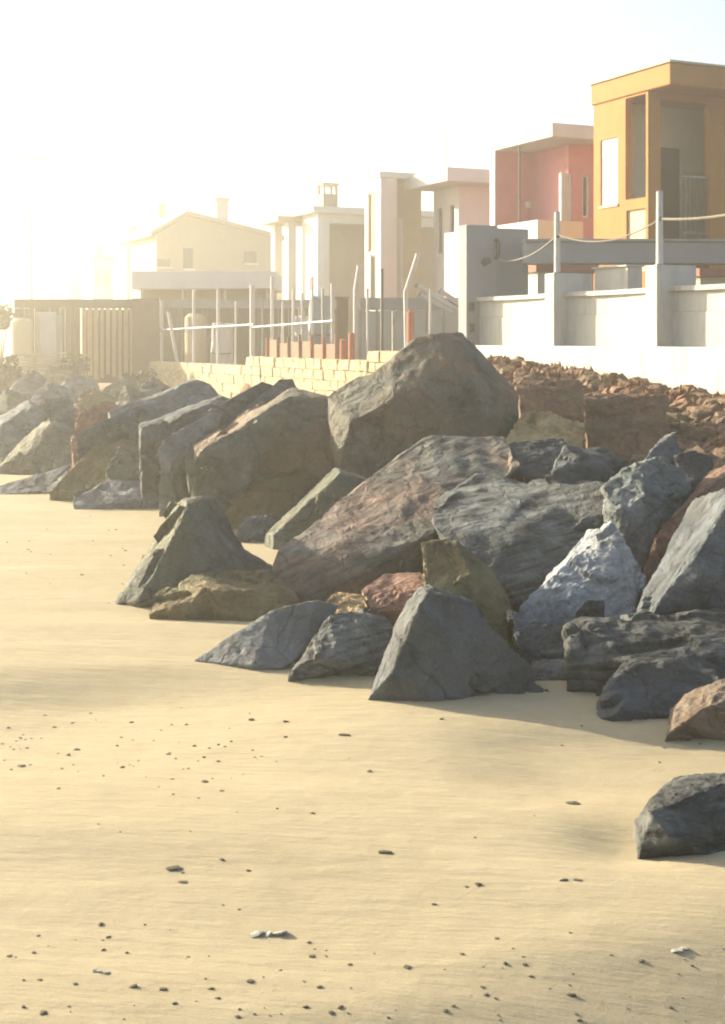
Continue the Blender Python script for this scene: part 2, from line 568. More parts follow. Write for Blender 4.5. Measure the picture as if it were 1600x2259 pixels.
# name, label, material, base distance, outline (photo column, photo row, depth offset), thickness, roughness, bedding
DATA = [
 ('boulder', 'rounded layered dark boulder standing alone on the sand at the lower right edge', 'layered_dark', 5.3,
  [(1408,1884,0),(1412,1800,.12),(1448,1752,.28),(1500,1724,.4),(1570,1701,.5),(1680,1698,.5),(1820,1780,.4),(1820,1884,.1),(1560,1886,-.02),(1480,1850,-.05),(1440,1790,.02)], .6, .9, (Vector((.25,.1,1)).normalized(), 8, .006)),
 ('boulder', 'brownish corner boulder with a rust streak at the right edge, lowest of the pile', 'big_brown', 6.88,
  [(1465,1623,0),(1480,1570,.15),(1522,1530,.3),(1600,1500,.35),(1740,1500,.4),(1740,1630,0),(1560,1560,.02)], .6, 1.2, None),
 ('boulder', 'blocky blue-black boulder with pale vertical edges below the long layered slab', 'slate_dark', 7.18,
  [(1310,1584,0),(1335,1505,.16),(1372,1456,.36),(1540,1446,.45),(1600,1478,.4),(1720,1500,.3),(1720,1592,0),(1480,1590,-.04),(1355,1575,-.08),(1385,1470,.2)], .7, .9, None),
 ('boulder', 'long horizontal layered grey slab at the right edge with a dark undercut', 'layered_dark', 7.7,
  [[(1245,1380,.2),(1300,1360,.42),(1480,1345,.55),(1740,1336,.55),(1740,1440,.0),(1400,1462,-.1),(1250,1442,0)],[(1255,1430,.12),(1262,1538,.02),(1400,1542,.02),(1400,1430,.12)]], .9, .7, LAYH),
 ('boulder', 'small flat dark stone lying on shaded sand beside the black triangular boulder', 'slate', 7.7,
  [(1092,1522,0),(1108,1493,.1),(1150,1490,.14),(1216,1526,.02),(1150,1532,-.03),(1100,1531,-.02)], .2, 1.2, None),
 ('boulder', 'steep triangular blue-black boulder with a sunlit left edge at the foot of the pile', 'slate', 7.55,
  [(808,1550,0),(985,1546,-.06),(1190,1494,.3),(832,1496,.16),(892,1338,.42),(926,1297,.55),(955,1290,.5),(1050,1330,.45),(1122,1402,.42),(1180,1472,.32),(940,1308,.28),(922,1345,.12),(862,1496,-.06)], .7, .8, None),
 ('boulder', 'finely layered grey wedge leaning against the black triangular boulder', 'layered', 8.05,
  [(638,1493,0),(690,1402,.2),(735,1347,.5),(800,1338,.6),(862,1366,.6),(876,1410,.4),(838,1484,.05),(700,1440,.0)], .7, .9, LAY),
 ('boulder', 'smooth grey sloping wedge pointing left onto the sand at the foot of the pile', 'slate_light', 8.4,
  [(424,1458,.1),(520,1396,.12),(600,1346,.2),(700,1324,.28),(748,1334,.35),(706,1380,.2),(655,1475,-.12),(560,1468,-.12)], .7, .6, None),
 ('boulder', 'small tan stone wedged above the grey layered wedge', 'tan', 9.0,
  [(712,1332,.1),(740,1305,.25),(810,1312,.25),(814,1348,0),(730,1352,0)], .4, 1.1, None),
 ('boulder', 'small reddish stone tucked under the long tongue-shaped slab', 'rust', 9.1,
  [(798,1302,.2),(850,1264,.4),(930,1262,.4),(948,1300,.1),(905,1345,0),(815,1345,0)], .5, 1.0, None),
 ('boulder', 'olive brown sloping boulder just above the black triangular boulder', 'olive', 8.75,
  [(930,1196,.35),(1000,1187,.35),(1092,1262,.25),(1134,1342,.1),(1120,1392,0),(940,1316,.05),(945,1390,0),(1040,1270,.1)], .7, .9, None),
 ('boulder', 'low olive mossy boulder between the tent-shaped boulder and the sand', 'olive', 9.75,
  [(328,1353,0),(345,1306,.2),(420,1269,.4),(520,1255,.55),(625,1262,.6),(660,1320,.3),(620,1345,.0),(550,1356,-.08),(480,1300,.05)], .6, 1.0, None),
 ('boulder', 'tent-shaped dark green boulder with sunlit ridge edges standing forward on the sand', 'grey_green', 10.3,
  [[(258,1330,.02),(284,1276,.25),(345,1160,.5),(374,1106,.6),(420,1090,.65),(478,1097,.75),(508,1152,.65),(540,1215,.55),(560,1330,.1),(402,1114,.22),(386,1106,.45),(304,1326,-.16),(278,1322,.04),(420,1330,-.1)],[(500,1200,.5),(600,1247,.55),(625,1330,.2),(480,1330,.1)],[(234,1333,.0),(262,1306,.1),(300,1300,.1),(330,1334,-.15)]], .8, .8, None),
 ('boulder', 'huge tongue-shaped grey brown slab sloping down left through the middle of the pile', 'tongue', 10.1,
  [(600,1226,.3),(604,1286,.1),(650,1322,0),(820,1266,.0),(965,1160,.4),(1160,1045,1.5),(1115,963,2.2),(940,963,2.2),(762,1118,1.1),(650,1180,.6),(860,1180,.25)], .9, .6, TNG),
 ('boulder', 'broad layered grey slab with fine bedding lines in the middle of the pile', 'layered', 9.5,
  [(955,1172,.45),(1080,1258,.05),(1132,1316,-.05),(1240,1294,.05),(1278,1215,.3),(1344,1130,.8),(1332,1063,1.4),(1200,1048,1.7),(1050,1044,1.9),(955,1105,1.1),(1150,1180,.3)], .9, .6, LAY),
 ('boulder', 'pale grey smooth slab in the gap below the layered slab', 'pale_grey', 8.95,
  [(1148,1338,.15),(1160,1390,0),(1230,1378,-.03),(1405,1350,.05),(1425,1270,.2),(1352,1148,.5),(1280,1240,.3),(1240,1300,.2)], .6, 1.2, None),
 ('boulder', 'small dark block lying on the pale grey slab', 'slate_dark', 8.55,
  [(1270,1352,.05),(1298,1322,.12),(1334,1324,.12),(1334,1368,0),(1282,1376,0)], .25, 1.0, None),
 ('boulder', 'dark broken stone between the triangular boulder and the long horizontal slab', 'slate', 8.3,
  [(1116,1345,.3),(1160,1386,.15),(1245,1384,.15),(1262,1450,0),(1185,1474,-.02),(1140,1425,.02)], .5, 1.5, None),
 ('boulder', 'low grey stone half buried beside the undercut of the horizontal slab', 'slate_light', 8.0,
  [(1160,1470,.1),(1200,1452,.2),(1262,1455,.2),(1265,1495,0),(1180,1500,0)], .3, 1.3, None),
 ('boulder', 'dark blue-grey boulder at the right edge behind a bright sunlit edge', 'slate', 8.3,
  [(1434,1346,-.05),(1530,1232,.02),(1612,1104,.22),(1720,1090,.25),(1740,1345,-.05),(1403,1346,.3),(1592,1078,.75),(1560,1300,-.1)], .8, .8, None),
 ('boulder', 'leaning reddish brown slab at the right edge above the bright sunlit edge', 'brown', 9.2,
  [(1405,1262,.2),(1440,1180,.4),(1540,1082,.9),(1660,1000,1.3),(1680,1060,1.1),(1640,1110,.8),(1430,1345,-.1),(1412,1345,-.1)], .5, .8, None),
 ('boulder', 'grey rounded boulder with a smooth pale top like a head beside the brown slab', 'grey_head', 9.7,
  [(1328,1074,.35),(1400,1022,.6),(1480,1000,.7),(1524,1036,.65),(1534,1082,.5),(1448,1192,.1),(1412,1276,0),(1362,1208,.1),(1340,1135,.2),(1440,1085,.2)], .8, 1.5, None),
 ('boulder', 'dark wedge with thin pale edges behind the layered slab, below the brown block', 'slate_dark', 11.0,
  [(1203,1052,0),(1246,985,.45),(1330,990,.8),(1398,1022,.6),(1335,1064,-.02),(1240,1070,-.1),(1275,1010,.2)], .6, .8, None),
 ('boulder', 'dark teal stone at the top end of the tongue-shaped slab', 'slate_dark', 11.6,
  [(1100,1000,.3),(1120,975,.55),(1242,968,.75),(1256,992,.5),(1210,1056,0),(1150,1050,0)], .6, .9, None),
 ('boulder', 'pointed dark stone tip rising behind the grey head-like boulder', 'slate', 11.2,
  [(1424,1010,0),(1450,980,.2),(1496,947,.4),(1512,1005,.1),(1470,1025,-.05)], .4, .9, None),
 ('boulder', 'dark stone in the shade between the grey head-like boulder and the brown bank', 'slate_dark', 10.9,
  [(1490,1005,.25),(1530,992,.35),(1572,1010,.3),(1570,1056,0),(1510,1066,0)], .4, 1.1, None),
 ('boulder', 'huge roof-shaped brown grey boulder, the highest of the pile', 'big_brown', 14.5,
  [(720,874,.42),(905,750,.48),(950,737,.58),(1020,734,.85),(1064,800,.9),(1147,870,.8),(1145,930,.6),(1112,985,.35),(900,1070,0),(765,1085,-.1),(748,1000,-.05),(778,930,-.15),(862,888,-.15),(988,800,.15),(1042,850,.12)], 1.3, .7, None),
 ('boulder', 'grey slanted slab with a thin sunlit edge, left of the highest boulder', 'big_brown', 15.0,
  [(428,988,.2),(540,934,.0),(640,872,.3),(664,882,.35),(742,880,.6),(780,960,.2),(752,1036,0),(520,1080,-.1),(438,1020,0),(430,974,.5),(536,917,.6),(634,852,1.0),(660,862,1.0)], .9, .7, None),
 ('boulder', 'narrow slanted slab between two sunlit edges, behind the grey slanted slab', 'slate', 15.7,
  [(436,918,.1),(500,884,.3),(580,842,.7),(604,850,.8),(474,962,.1),(430,980,0)], .7, .7, None),
 ('boulder', 'dark slate slab with a blunt tip rising behind the thin sunlit edge', 'slate', 15.9,
  [(490,940,0),(560,882,.3),(618,837,.6),(646,836,.6),(664,868,.5),(600,915,.1),(540,950,-.05)], .7, .6, None),
 ('boulder', 'square dark purple-grey block under the two slanted slabs', 'slate', 16.1,
  [(306,944,.0),(350,936,.0),(470,888,.4),(512,897,.5),(442,970,.2),(432,1015,0),(312,1042,-.1),(310,930,.5),(352,921,.7),(478,868,1.2),(515,882,1.1)], .8, .7, None),
 ('boulder', 'slanted grey slab with a rounded tip, farthest left of the slanted slabs', 'slate_light', 17.7,
  [(238,908,.2),(330,872,.65),(434,834,1.2),(464,845,1.2),(490,874,1.0),(372,934,.1),(310,942,0),(248,932,0)], .9, .7, None),
 ('boulder', 'grey green upright stone under the grey slanted slab', 'grey_green', 14.9,
  [(410,1005,.3),(440,962,.5),(512,986,.5),(526,1085,0),(450,1096,0),(413,1078,.1)], .6, .9, None),
 ('boulder', 'yellow brown rounded boulder in the middle left of the pile', 'olive', 14.3,
  [(466,1090,.25),(500,1060,.45),(565,1030,.75),(700,998,1.05),(757,1036,.9),(690,1120,.4),(604,1188,0),(530,1184,0),(494,1132,.1),(600,1090,.15)], .8, .9, None),
 ('boulder', 'dark leaning slab with a straight bright sunlit edge beside the yellow brown boulder', 'grey_green', 12.95,
  [(596,1189,-.05),(752,1040,.35),(800,1050,.5),(880,1085,.35),(645,1194,-.08),(582,1182,.16),(740,1030,.7)], .6, .6, None),
 ('boulder', 'low flat grey slab lying on the sand at the left', 'slate_light', 16.0,
  [(160,1084,.2),(162,1124,0),(300,1116,-.05),(482,1102,-.05),(472,1058,.5),(400,1034,.7),(240,1060,.4)], .8, .6, None),
 ('boulder', 'olive brown stone behind the low flat slab', 'olive', 17.0,
  [(108,1088,0),(180,1012,.3),(230,960,.7),(300,974,.6),(316,1045,.1),(250,1076,0)], .8, .9, None),
 ('boulder', 'grey green stone between the olive stone and the square dark block', 'grey_green', 16.4,
  [(232,1040,.1),(262,985,.5),(312,985,.5),(330,1050,0),(250,1066,0)], .5, .9, None),
 ('boulder', 'dark green wedge with a sunlit upper edge at the left side of the photo', 'grey_green', 20.3,
  [(-10,1042,0),(66,974,.3),(112,936,.5),(166,950,.7),(184,1002,.2),(140,1040,0),(60,1042,-.1),(-14,1026,.5),(60,958,.9),(108,922,1.1)], .9, .8, None),
 ('boulder', 'thin pale pointed slab flat on the sand at the left edge', 'slate_light', 17.6,
  [(-60,1092,0),(0,1072,.3),(110,1044,.6),(158,1022,.8),(128,1078,.1),(60,1090,0)], .5, .6, None),
 ('boulder', 'slanted slab with a bright edge at the left edge of the photo', 'slate_light', 21.5,
  [(-50,1000,0),(4,936,.3),(70,898,.8),(100,912,.8),(40,985,.1),(-4,918,.9),(62,880,1.5)], .7, .7, None),
 ('boulder', 'grey block behind the dark green wedge on the far left', 'slate', 22.5,
  [(58,950,0),(92,882,.7),(150,874,.8),(174,905,.5),(140,960,0)], .7, .9, None),
 ('boulder', 'brown rounded stone behind the olive stone on the left', 'brown', 19.0,
  [(156,985,0),(172,902,.5),(240,884,.8),(304,906,.6),(300,985,0)], .7, 1.0, None),
 ('boulder', 'thin tilted grey slab lying against the face of the square dark block', 'slate_light', 15.4,
  [(350,990,-.1),(372,962,0),(470,908,.25),(492,916,.3),(432,978,0),(382,1014,-.15)], .3, .7, None),
 ('boulder', 'thin tilted green-grey slab leaning on the grey slanted slab', 'grey_green', 14.4,
  [(430,1014,-.1),(452,988,0),(596,908,.3),(640,914,.35),(540,985,.05),(470,1036,-.1)], .35, .7, None),
 ('boulder', 'thin tilted slate slab resting above the olive brown stone on the left', 'slate', 17.4,
  [(170,968,0),(190,946,.1),(300,896,.4),(326,906,.45),(240,962,.1)], .4, .7, None),
 ('boulder', 'pale thin slab tilted against the dark green wedge on the left', 'slate_light', 19.4,
  [(118,1020,0),(150,986,.1),(214,940,.4),(238,952,.4),(180,1020,0)], .4, .7, None),
 ('boulder', 'low blue-grey stone at the foot of the yellow brown boulder', 'slate_light', 13.4,
  [(515,1184,0),(545,1140,.1),(600,1134,.15),(616,1184,0)], .3, .9, None),
 ('boulder', 'reddish brown squared block under the white wall, next to the highest boulder', 'red_earth', 17.0,
  [(1136,846,.3),(1175,832,.7),(1290,838,.7),(1304,920,0),(1262,940,-.1),(1150,915,-.1)], .8, 1.1, None),
 ('boulder', 'large reddish brown squared block with a flat top under the white wall', 'red_earth', 15.4,
  [(1288,880,.3),(1312,869,.6),(1474,871,.7),(1486,962,.1),(1444,1002,-.05),(1300,996,-.1)], .8, 1.0, None),
 ('boulder', 'broken honey-coloured sandstone lump catching the sun beside the highest boulder', 'tan', 14.3,
  [(1112,982,.0),(1148,912,.5),(1200,904,.6),(1288,930,.5),(1296,985,0)], .5, 1.8, None),
]
for (nm, lb, mt, d0, hl, th, am, st) in DATA:
    make_rock(nm, lb, mt, d0, hl, th, am, st, G)

# hazy rocks further along the shore
FL = ['grey green', 'pale grey', 'olive', 'mossy', 'dark slate', 'light grey', 'greenish', 'slate', 'squat slate', 'small green', 'small olive']
FW = ['at the left edge behind the bright-edged slab', 'behind the grey block on the left', 'behind the brown rounded stone', 'behind the rounded slab tip', 'in the second row before the plank heap', 'in the second row below the slatted gate', 'in the second row below the dark panel box', 'cut by the left edge in the second row', 'below the left end of the stone wall', 'just below the round-topped tank', 'just below the pale sheet panel']
far_specs = [(20, 880, 27, 'grey_green'), (110, 868, 28, 'slate_light'), (205, 880, 25, 'olive'), (290, 876, 24, 'grey_green'),
             (60, 842, 33, 'slate'), (170, 848, 34, 'slate_light'), (262, 852, 32, 'grey_green'), (-40, 850, 31, 'slate'),
             (330, 862, 27, 'slate'), (10, 828, 40, 'grey_green'), (120, 826, 41, 'olive')]
for i, (px, py, d, mt) in enumerate(far_specs):
    w = rnd.uniform(38, 62); h = rnd.uniform(20, 34); sl = rnd.uniform(-.3, .5)
    pts = [(px - w, py + h, 0), (px - w * .5, py - h * .2 * rnd.random(), .4), (px + w * sl, py - h, .8), (px + w * .8, py - h * .3, .7), (px + w, py + h, 0), (px, py + h * 1.1, -.2)]
    make_rock('boulder', 'hazy ' + FL[i] + ' boulder ' + FW[i], mt, d, pts, .9, 1.0, None, 'distant boulders before the fence', det=22)

# rubble and clods of the brown bank: a mass nobody could count
def clod_mesh(seed, n=10, squash=.7):
    r_ = random.Random(seed)
    bm = bmesh.new()
    for _ in range(n * 2):
        v = Vector((r_.gauss(0, 1), r_.gauss(0, 1), r_.gauss(0, 1))).normalized() * r_.uniform(.8, 1.1)
        v.z *= squash
        bm.verts.new(v)
    res = bmesh.ops.convex_hull(bm, input=list(bm.verts))
    junk = {g for k in ('geom_interior', 'geom_unused') for g in res[k] if isinstance(g, bmesh.types.BMVert)}
    bmesh.ops.delete(bm, geom=[v for v in junk if v.is_valid], context='VERTS')
    me = bpy.data.meshes.new('clod')
    bm.to_mesh(me); bm.free()
    return me
def scatter(name, mat, places, squash=.75, seed=1):
    r_ = random.Random(seed)
    protos = [clod_mesh(seed * 50 + k, 9, squash) for k in range(7)]
    data = [([v.co.copy() for v in p.vertices], [tuple(f.vertices) for f in p.polygons]) for p in protos]
    V, F = [], []
    for (c, s) in places:
        vs, fs = r_.choice(data)
        a = r_.uniform(0, 6.28); ca, sa = math.cos(a), math.sin(a)
        n = len(V)
        V += [(c[0] + s * (v.x * ca - v.y * sa), c[1] + s * (v.x * sa + v.y * ca), c[2] + s * v.z) for v in vs]
        F += [tuple(n + i for i in f) for f in fs]
    for p in protos: bpy.data.meshes.remove(p)
    me = bpy.data.meshes.new(name)
    me.from_pydata(V, [], F)
    return link(name, me, mat)

pl = []
for _ in range(9000):
    y = rnd.uniform(10.5, 26); k = rnd.uniform(240, 880) / 3000
    x = k * y
    s, w = s_front(x, y), w_wall(x, y)
    if s < 3.2 or w > -.25: continue
    sz = rnd.choice([.02, .03, .03, .04, .05, .065, .09, .14])
    pl.append(((x, y, ground(x, y) + sz * .2), sz * rnd.uniform(.7, 1.3)))
o = scatter('earth_rubble', M['red_earth'], pl, .8, 3)
tag(o, 'reddish brown rubble and earth clods on the bank below the white wall', kind='stuff')
pl = []
for _ in range(900):
    y = rnd.uniform(13, 44)
    s = rnd.uniform(.8, 8)
    x = 1.84 + (s - (y - 6.9) * .485) / .875
    if w_wall(x, y) > -.3 or not (-60 < CX + FPX * x / y < 800): continue
    sz = rnd.choice([.06, .09, .13, .2])
    pl.append(((x, y, ground(x, y) + sz * .2), sz * rnd.uniform(.7, 1.3)))
o = scatter('dark_rubble', M['grey_green'], pl, .75, 5)
tag(o, 'dark small rubble filling the gaps between the boulders', kind='stuff')

# dry weeds fringe on the bank
def weeds(name, mat, spots, label, hgt=.22, blades=26, lean=.6):
    V, F = [], []
    for (x, y, z, sc) in spots:
        for _ in range(blades):
            a = rnd.uniform(0, 6.28); l = hgt * sc * rnd.uniform(.4, 1.1); t = rnd.uniform(.1, lean)
            b = Vector((x + rnd.gauss(0, .07 * sc), y + rnd.gauss(0, .07 * sc), z - .02))
            tip = b + Vector((math.cos(a) * l * t, math.sin(a) * l * t, l))
            mid = (b + tip) / 2 + Vector((0, 0, l * .1))
            wd = .012 * sc + .006
            side = Vector((-math.sin(a), math.cos(a), 0)) * wd
            n = len(V)
            V += [tuple(b - side), tuple(b + side), tuple(mid + side * 1.4), tuple(mid - side * 1.4), tuple(tip)]
            F += [(n, n + 1, n + 2, n + 3), (n + 3, n + 2, n + 4)]
    me = bpy.data.meshes.new(name)
    me.from_pydata(V, [], F)
    o = link(name, me, mat)
    tag(o, label, kind='stuff')
    return o
sp = []
for _ in range(120):
    t = rnd.uniform(-4.5, 5.4)
    off = -rnd.uniform(.35, 1.3)
    x = WALL0.x + UX * t + VX * off; y = WALL0.y + UY * t + VY * off
    sp.append((x, y, ground(x, y), rnd.uniform(.4, .95)))
weeds('dry_weeds', M['dry_weed'], sp, 'fringe of reddish dry weeds along the top of the bank below the white wall')

# ------------------------------------------------------------------ the white sea wall
sw = empty('sea_wall', (WALL0.x, WALL0.y, 0), ANG)
tag(sw, 'white concrete sea wall with piers, recessed panels and rounded coping', 'wall')
PIERS = [-5.9, -2.95, 0.0, 2.81]                   # local y of the near face of each pier
for y0 in PIERS:
    MB().box(0, .74, y0, y0 + .3, 1.2, 3.13).build('pier', M['white_wall'], sw, bevel=.015)
ends = PIERS + [5.8]
for i in range(len(ends) - 1):
    a, b = ends[i] + .3, ends[i + 1]
    n = 12
    def arc(t): return .27 + .16 * math.sin(math.pi * t) ** .7 if 0 < t < 1 else .27
    def strip(z0, z1, out, th, name, mat):
        m = MB()
        for k in range(n + 1):
            t = k / n; y = a + (b - a) * t; x = arc(t) - out
            m.v += [(x, y, z0), (x, y, z1), (x + th, y, z1), (x + th, y, z0)]
        for k in range(n):
            q = k * 4
            for j in range(4):
                m.f.append((q + j, q + (j + 1) % 4, q + 4 + (j + 1) % 4, q + 4 + j))
        m.f.append((3, 2, 1, 0)); e = n * 4
        m.f.append((e, e + 1, e + 2, e + 3))
        return m.build(name, mat, sw)
    strip(1.2, 2.42, 0, .2, 'panel', M['white_wall'])
    strip(2.424, 2.73, -.008, .16, 'upper_panel', M['white_wall'])
    strip(2.734, 2.81, .07, .3, 'coping', M['white_wall'])
MB().box(-.12, -.004, PIERS[0], 5.78, .8, 1.9).build('plinth', M['white_wall'], sw, bevel=.012)

tp = empty('gate_pillar', (WALL0.x + UX * 5.8, WALL0.y + UY * 5.8, 0), ANG)
tag(tp, 'tall grey square pillar at the far end of the white sea wall', 'pillar')
MB().box(0, .68, 0, .34, 1.0, 4.18).build('shaft', M['grey_render'], tp, bevel=.015)
MB().box(.684, 1.4, .06, .34, 1.0, 4.14).build('wing', M['grey_render'], tp, bevel=.01)
for z in (2.15, 2.55):
    MB().box(.06, .14, -.05, .0, z, z + .16).build('hinge', M['dark_metal'], tp)
h = MB().tube([(.62, -.02, 3.55), (.62, -.10, 3.62), (.62, -.10, 3.86), (.62, -.02, 3.9)], .042)
h.build('hook', M['dark_metal'], tp)
MB().tube([(.38, .0, 3.48), (.38, -.14, 3.5)], .075).build('insulator', M['dark_metal'], tp)

# posts on the piers and the ropes between them
def wpt(lx, ly, z):
    return Vector((WALL0.x + lx * VX + ly * UX, WALL0.y + lx * VY + ly * UY, z))
POSTS = []
for ly, hgt, lb in ((2.96, 1.05, 'slim grey metal post on the pier nearest the tall grey pillar'), (.15, 1.12, 'slim grey metal post on the pier before the yellow house')):
    b = wpt(.16, ly, 3.13)
    pr = empty('fence_post', b); tag(pr, lb, 'post', 'posts on the sea wall')
    MB().box(-.065, .065, -.065, .065, 0, .02).build('base_plate', M['grey_metal'], pr)
    MB().tube([(0, 0, .02), (0, 0, hgt)], .055, .05, 10).build('shaft', M['white_post'], pr)
    MB().tube([(0, 0, hgt - .42), (0, -.09, hgt - .42)], .03, n=8).build('clip', M['dark_metal'], pr)
    MB().tube([(0, 0, hgt), (0, 0, hgt + .02)], .056, .02, 10).build('cap', M['grey_metal'], pr)
    POSTS.append(b)
def rope(a, b, sag, label, r=.012):
    pts = []
    for k in range(13):
        t = k / 12
        p = a.lerp(b, t); p.z -= sag * 4 * t * (1 - t)
        pts.append(p - a)
    o = MB().tube(pts, r, n=6).build('rope', M['rope'], None, a)
    tag(o, label, 'rope', 'ropes along the sea wall')
hookp = Vector((tp.location.x + .62 * VX + .1 * -UX, tp.location.y + .62 * VY - .1 * UY, 3.52))
p0 = POSTS[0] + Vector((0, -.06, .66)); p1 = POSTS[1] + Vector((0, -.06, .70))
rope(hookp, p0, .16, 'sagging rope from the tall grey pillar to the first post')
rope(p0, p1, .22, 'sagging rope between the two slim posts on the wall')
p2 = wpt(.16, -2.8, 3.9)
rope(p1, p2, .1, 'pale rope leaving the right post towards the right edge', .02)
b = wpt(.16, -2.8, 3.13)
pr = empty('fence_post', b); tag(pr, 'slim grey metal post on the nearest pier beyond the right edge', 'post', 'posts on the sea wall')
MB().tube([(0, 0, 0), (0, 0, 1.1)], .055, .05, 10).build('shaft', M['white_post'], pr)

# grey concrete beam on its columns behind the wall
bd = 25.4
A = P(1158, 582, bd); B = P(1760, 582, bd)
bz0, bz1 = A.z, P(0, 533, bd).z
bm_ = empty('concrete_beam', ((A.x + B.x) / 2, bd, 1.5)); tag(bm_, 'long grey horizontal concrete beam on columns behind the white wall', 'beam')
hw = (B.x - A.x) / 2
MB().box(-hw, hw, 0, .45, bz0 - 1.5, bz1 - 1.5).build('beam', M['grey_beam'], bm_, bevel=.02)
MB().box(-hw, hw, -.05, .5, bz1 - 1.5 + .003, bz1 - 1.5 + .05).build('beam_cap', M['grey_beam'], bm_)
for px in (1400, 1700):
    x = P(px, 0, bd).x - bm_.location.x
    MB().box(x - .16, x + .16, .08, .38, 0.0, bz0 - 1.5 - .003).build('column', M['grey_render'], bm_)

# ------------------------------------------------------------------ houses
class House:
    def __init__(s, name, label, px, d, zb, cat='house'):
        p = P(px, 750, d)
        s.o = Vector((p.x, p.y)); s.zb = zb
        s.root = empty(name, (p.x, p.y, zb), ANG)
        tag(s.root, label, cat)
    def Y(s, px, x=0.0):
        k = (px - CX) / FPX
        return (s.o.x + x * VX - k * (s.o.y + x * VY)) / (math.sin(ANG) + k * math.cos(ANG))
    def X(s, px, y=0.0):
        k = (px - CX) / FPX
        return (k * (s.o.y + y * UY) - s.o.x - y * UX) / (math.cos(ANG) - k * math.sin(ANG))
    def Z(s, py, x=0.0, y=0.0):
        d = s.o.y + x * VY + y * UY
        return EYE + (HZ - py) * d / FPX - s.zb
    def sea(s, x, px0, px1, py0, py1):
        ya, yb = sorted((s.Y(px0, x), s.Y(px1, x)))
        ym = (ya + yb) / 2
        return (ya, yb, s.Z(py1, x, ym), s.Z(py0, x, ym))
    def end(s, y, px0, px1, py0, py1):
        xa, xb = sorted((s.X(px0, y), s.X(px1, y)))
        xm = (xa + xb) / 2
        return (xa, xb, s.Z(py1, xm, y), s.Z(py0, xm, y))
    def box(s, name, mat, *a, parent=None, bevel=0.0):
        return MB().box(*a).build(name, M[mat], parent or s.root, bevel=bevel)

def window_part(h, face, off, rect, frame_mat, pane_mat, name='window', depth=.1, fw=.06):
    a0, a1, z0, z1 = rect
    m = MB()
    def bx(mb, p0, p1, q0, q1, t0, t1):
        if face == 'sea': mb.box(off + t0, off + t1, p0, p1, q0, q1)
        else: mb.box(p0, p1, off + t0, off + t1, q0, q1)
    bx(m, a0, a0 + fw, z0, z1, .04, .04 + depth); bx(m, a1 - fw, a1, z0, z1, .04, .04 + depth)
    bx(m, a0 + fw, a1 - fw, z0, z0 + fw, .04, .04 + depth); bx(m, a0 + fw, a1 - fw, z1 - fw, z1, .04, .04 + depth)
    o = m.build(name, M[frame_mat], h.root)
    p = MB(); bx(p, a0 + fw, a1 - fw, z0 + fw, z1 - fw, .07, .1)
    p.build('pane', M[pane_mat], o)
    return o

# --- yellow house
H = House('beach_house', 'tall ochre yellow flat-roofed house with an open corner porch at the right edge', 1430, 28.7, 1.5)
roofz = H.Z(137, 0, -.8); L1 = H.Y(1310); W1 = 6.5
eave = roofz - .46
big = H.sea(0, 1380, 1425, 212, 438)
win = H.sea(0, 1325, 1363, 306, 452)
low = H.sea(0, 1382, 1424, 462, 600)
walls((0, L1, 0, eave), [big, win, low], 'y', 0, .18).build('sea_wall_face', M['yellow'], H.root)
op = H.end(0, 1458, 1566, 224, 800)
walls((.182, W1, 0, eave), [(op[0], op[1], .9, op[3])], 'x', 0, .18).build('front_wall', M['yellow'], H.root)
H.box('side_wall', 'yellow', W1 - .18, W1, .182, L1, 0, eave)
H.box('rear_wall', 'yellow', .182, W1 - .182, L1 - .18, L1, 0, eave)
roof = H.box('roof', 'yellow', -.04, W1 + .1, -.8, L1 + .05, eave + .003, roofz, bevel=.02)
H.box('roof_flashing', 'cream2', -.08, W1 + .12, -.84, L1 + .08, roofz + .003, roofz + .045, parent=roof)
# porch interior
pz0 = .9
H.box('porch_floor', 'porch_pale', .19, W1 - .19, .19, L1 - .19, pz0 - .15, pz0)
ib = min(L1 - .4, 2.15)
door = H.end(ib - .15, 1458, 1502, 326, 800)
door = (door[0], door[1], pz0 + .002, door[3])
walls((.19, W1 - .19, pz0, eave), [door], 'x', ib - .15, ib).build('porch_back_wall', M['porch_pale'], H.root)
d_ = H.box('door', 'dark_door', door[0], door[1], ib - .1, ib - .05, door[2], door[3])
H.box('handle', 'grey_metal', door[1] - .14, door[1] - .10, ib - .14, ib - .1, pz0 + .95, pz0 + 1.08, parent=d_)
# plain white panel stands in for the sunlit window, lower glass-block panel
m = MB().box(.03, .08, win[0], win[1], win[2], win[3]); sh = m.build('sunlit_panel', M['white_panel'], H.root)
m = MB().box(-.03, .03, win[0] - .03, win[1] + .03, win[2] - .06, win[2] - .002); m.build('sill', M['cream2'], H.root)
pn = MB().box(.05, .12, low[0], low[1], low[2], low[3]).build('parapet_panel', M['cream2'], H.root)
H.box('door_jamb', 'dark_door', .186, .26, big[0] + .02, big[0] + .1, big[2], big[2] + (big[3] - big[2]) * .48)
# railing bars
rz1 = H.Z(382, op[0], 0)
rx0 = op[0] + .48 * (op[1] - op[0])
rl = MB().box(rx0, op[1] - .01, .06, .1, rz1 - .05, rz1).build('railing', M['grey_metal'], H.root)
nb_ = 6
for k in range(nb_):
    x = rx0 + .03 + (op[1] - rx0 - .08) * k / (nb_ - 1)
    MB().tube([(x, .08, pz0), (x, .08, rz1 - .05)], .011, n=6).build('bar', M['dark_metal'], rl)
MB().box(rx0, op[1] - .01, .065, .095, pz0 + 1.9, pz0 + 1.93).build('lower_rail', M['grey_metal'], rl)

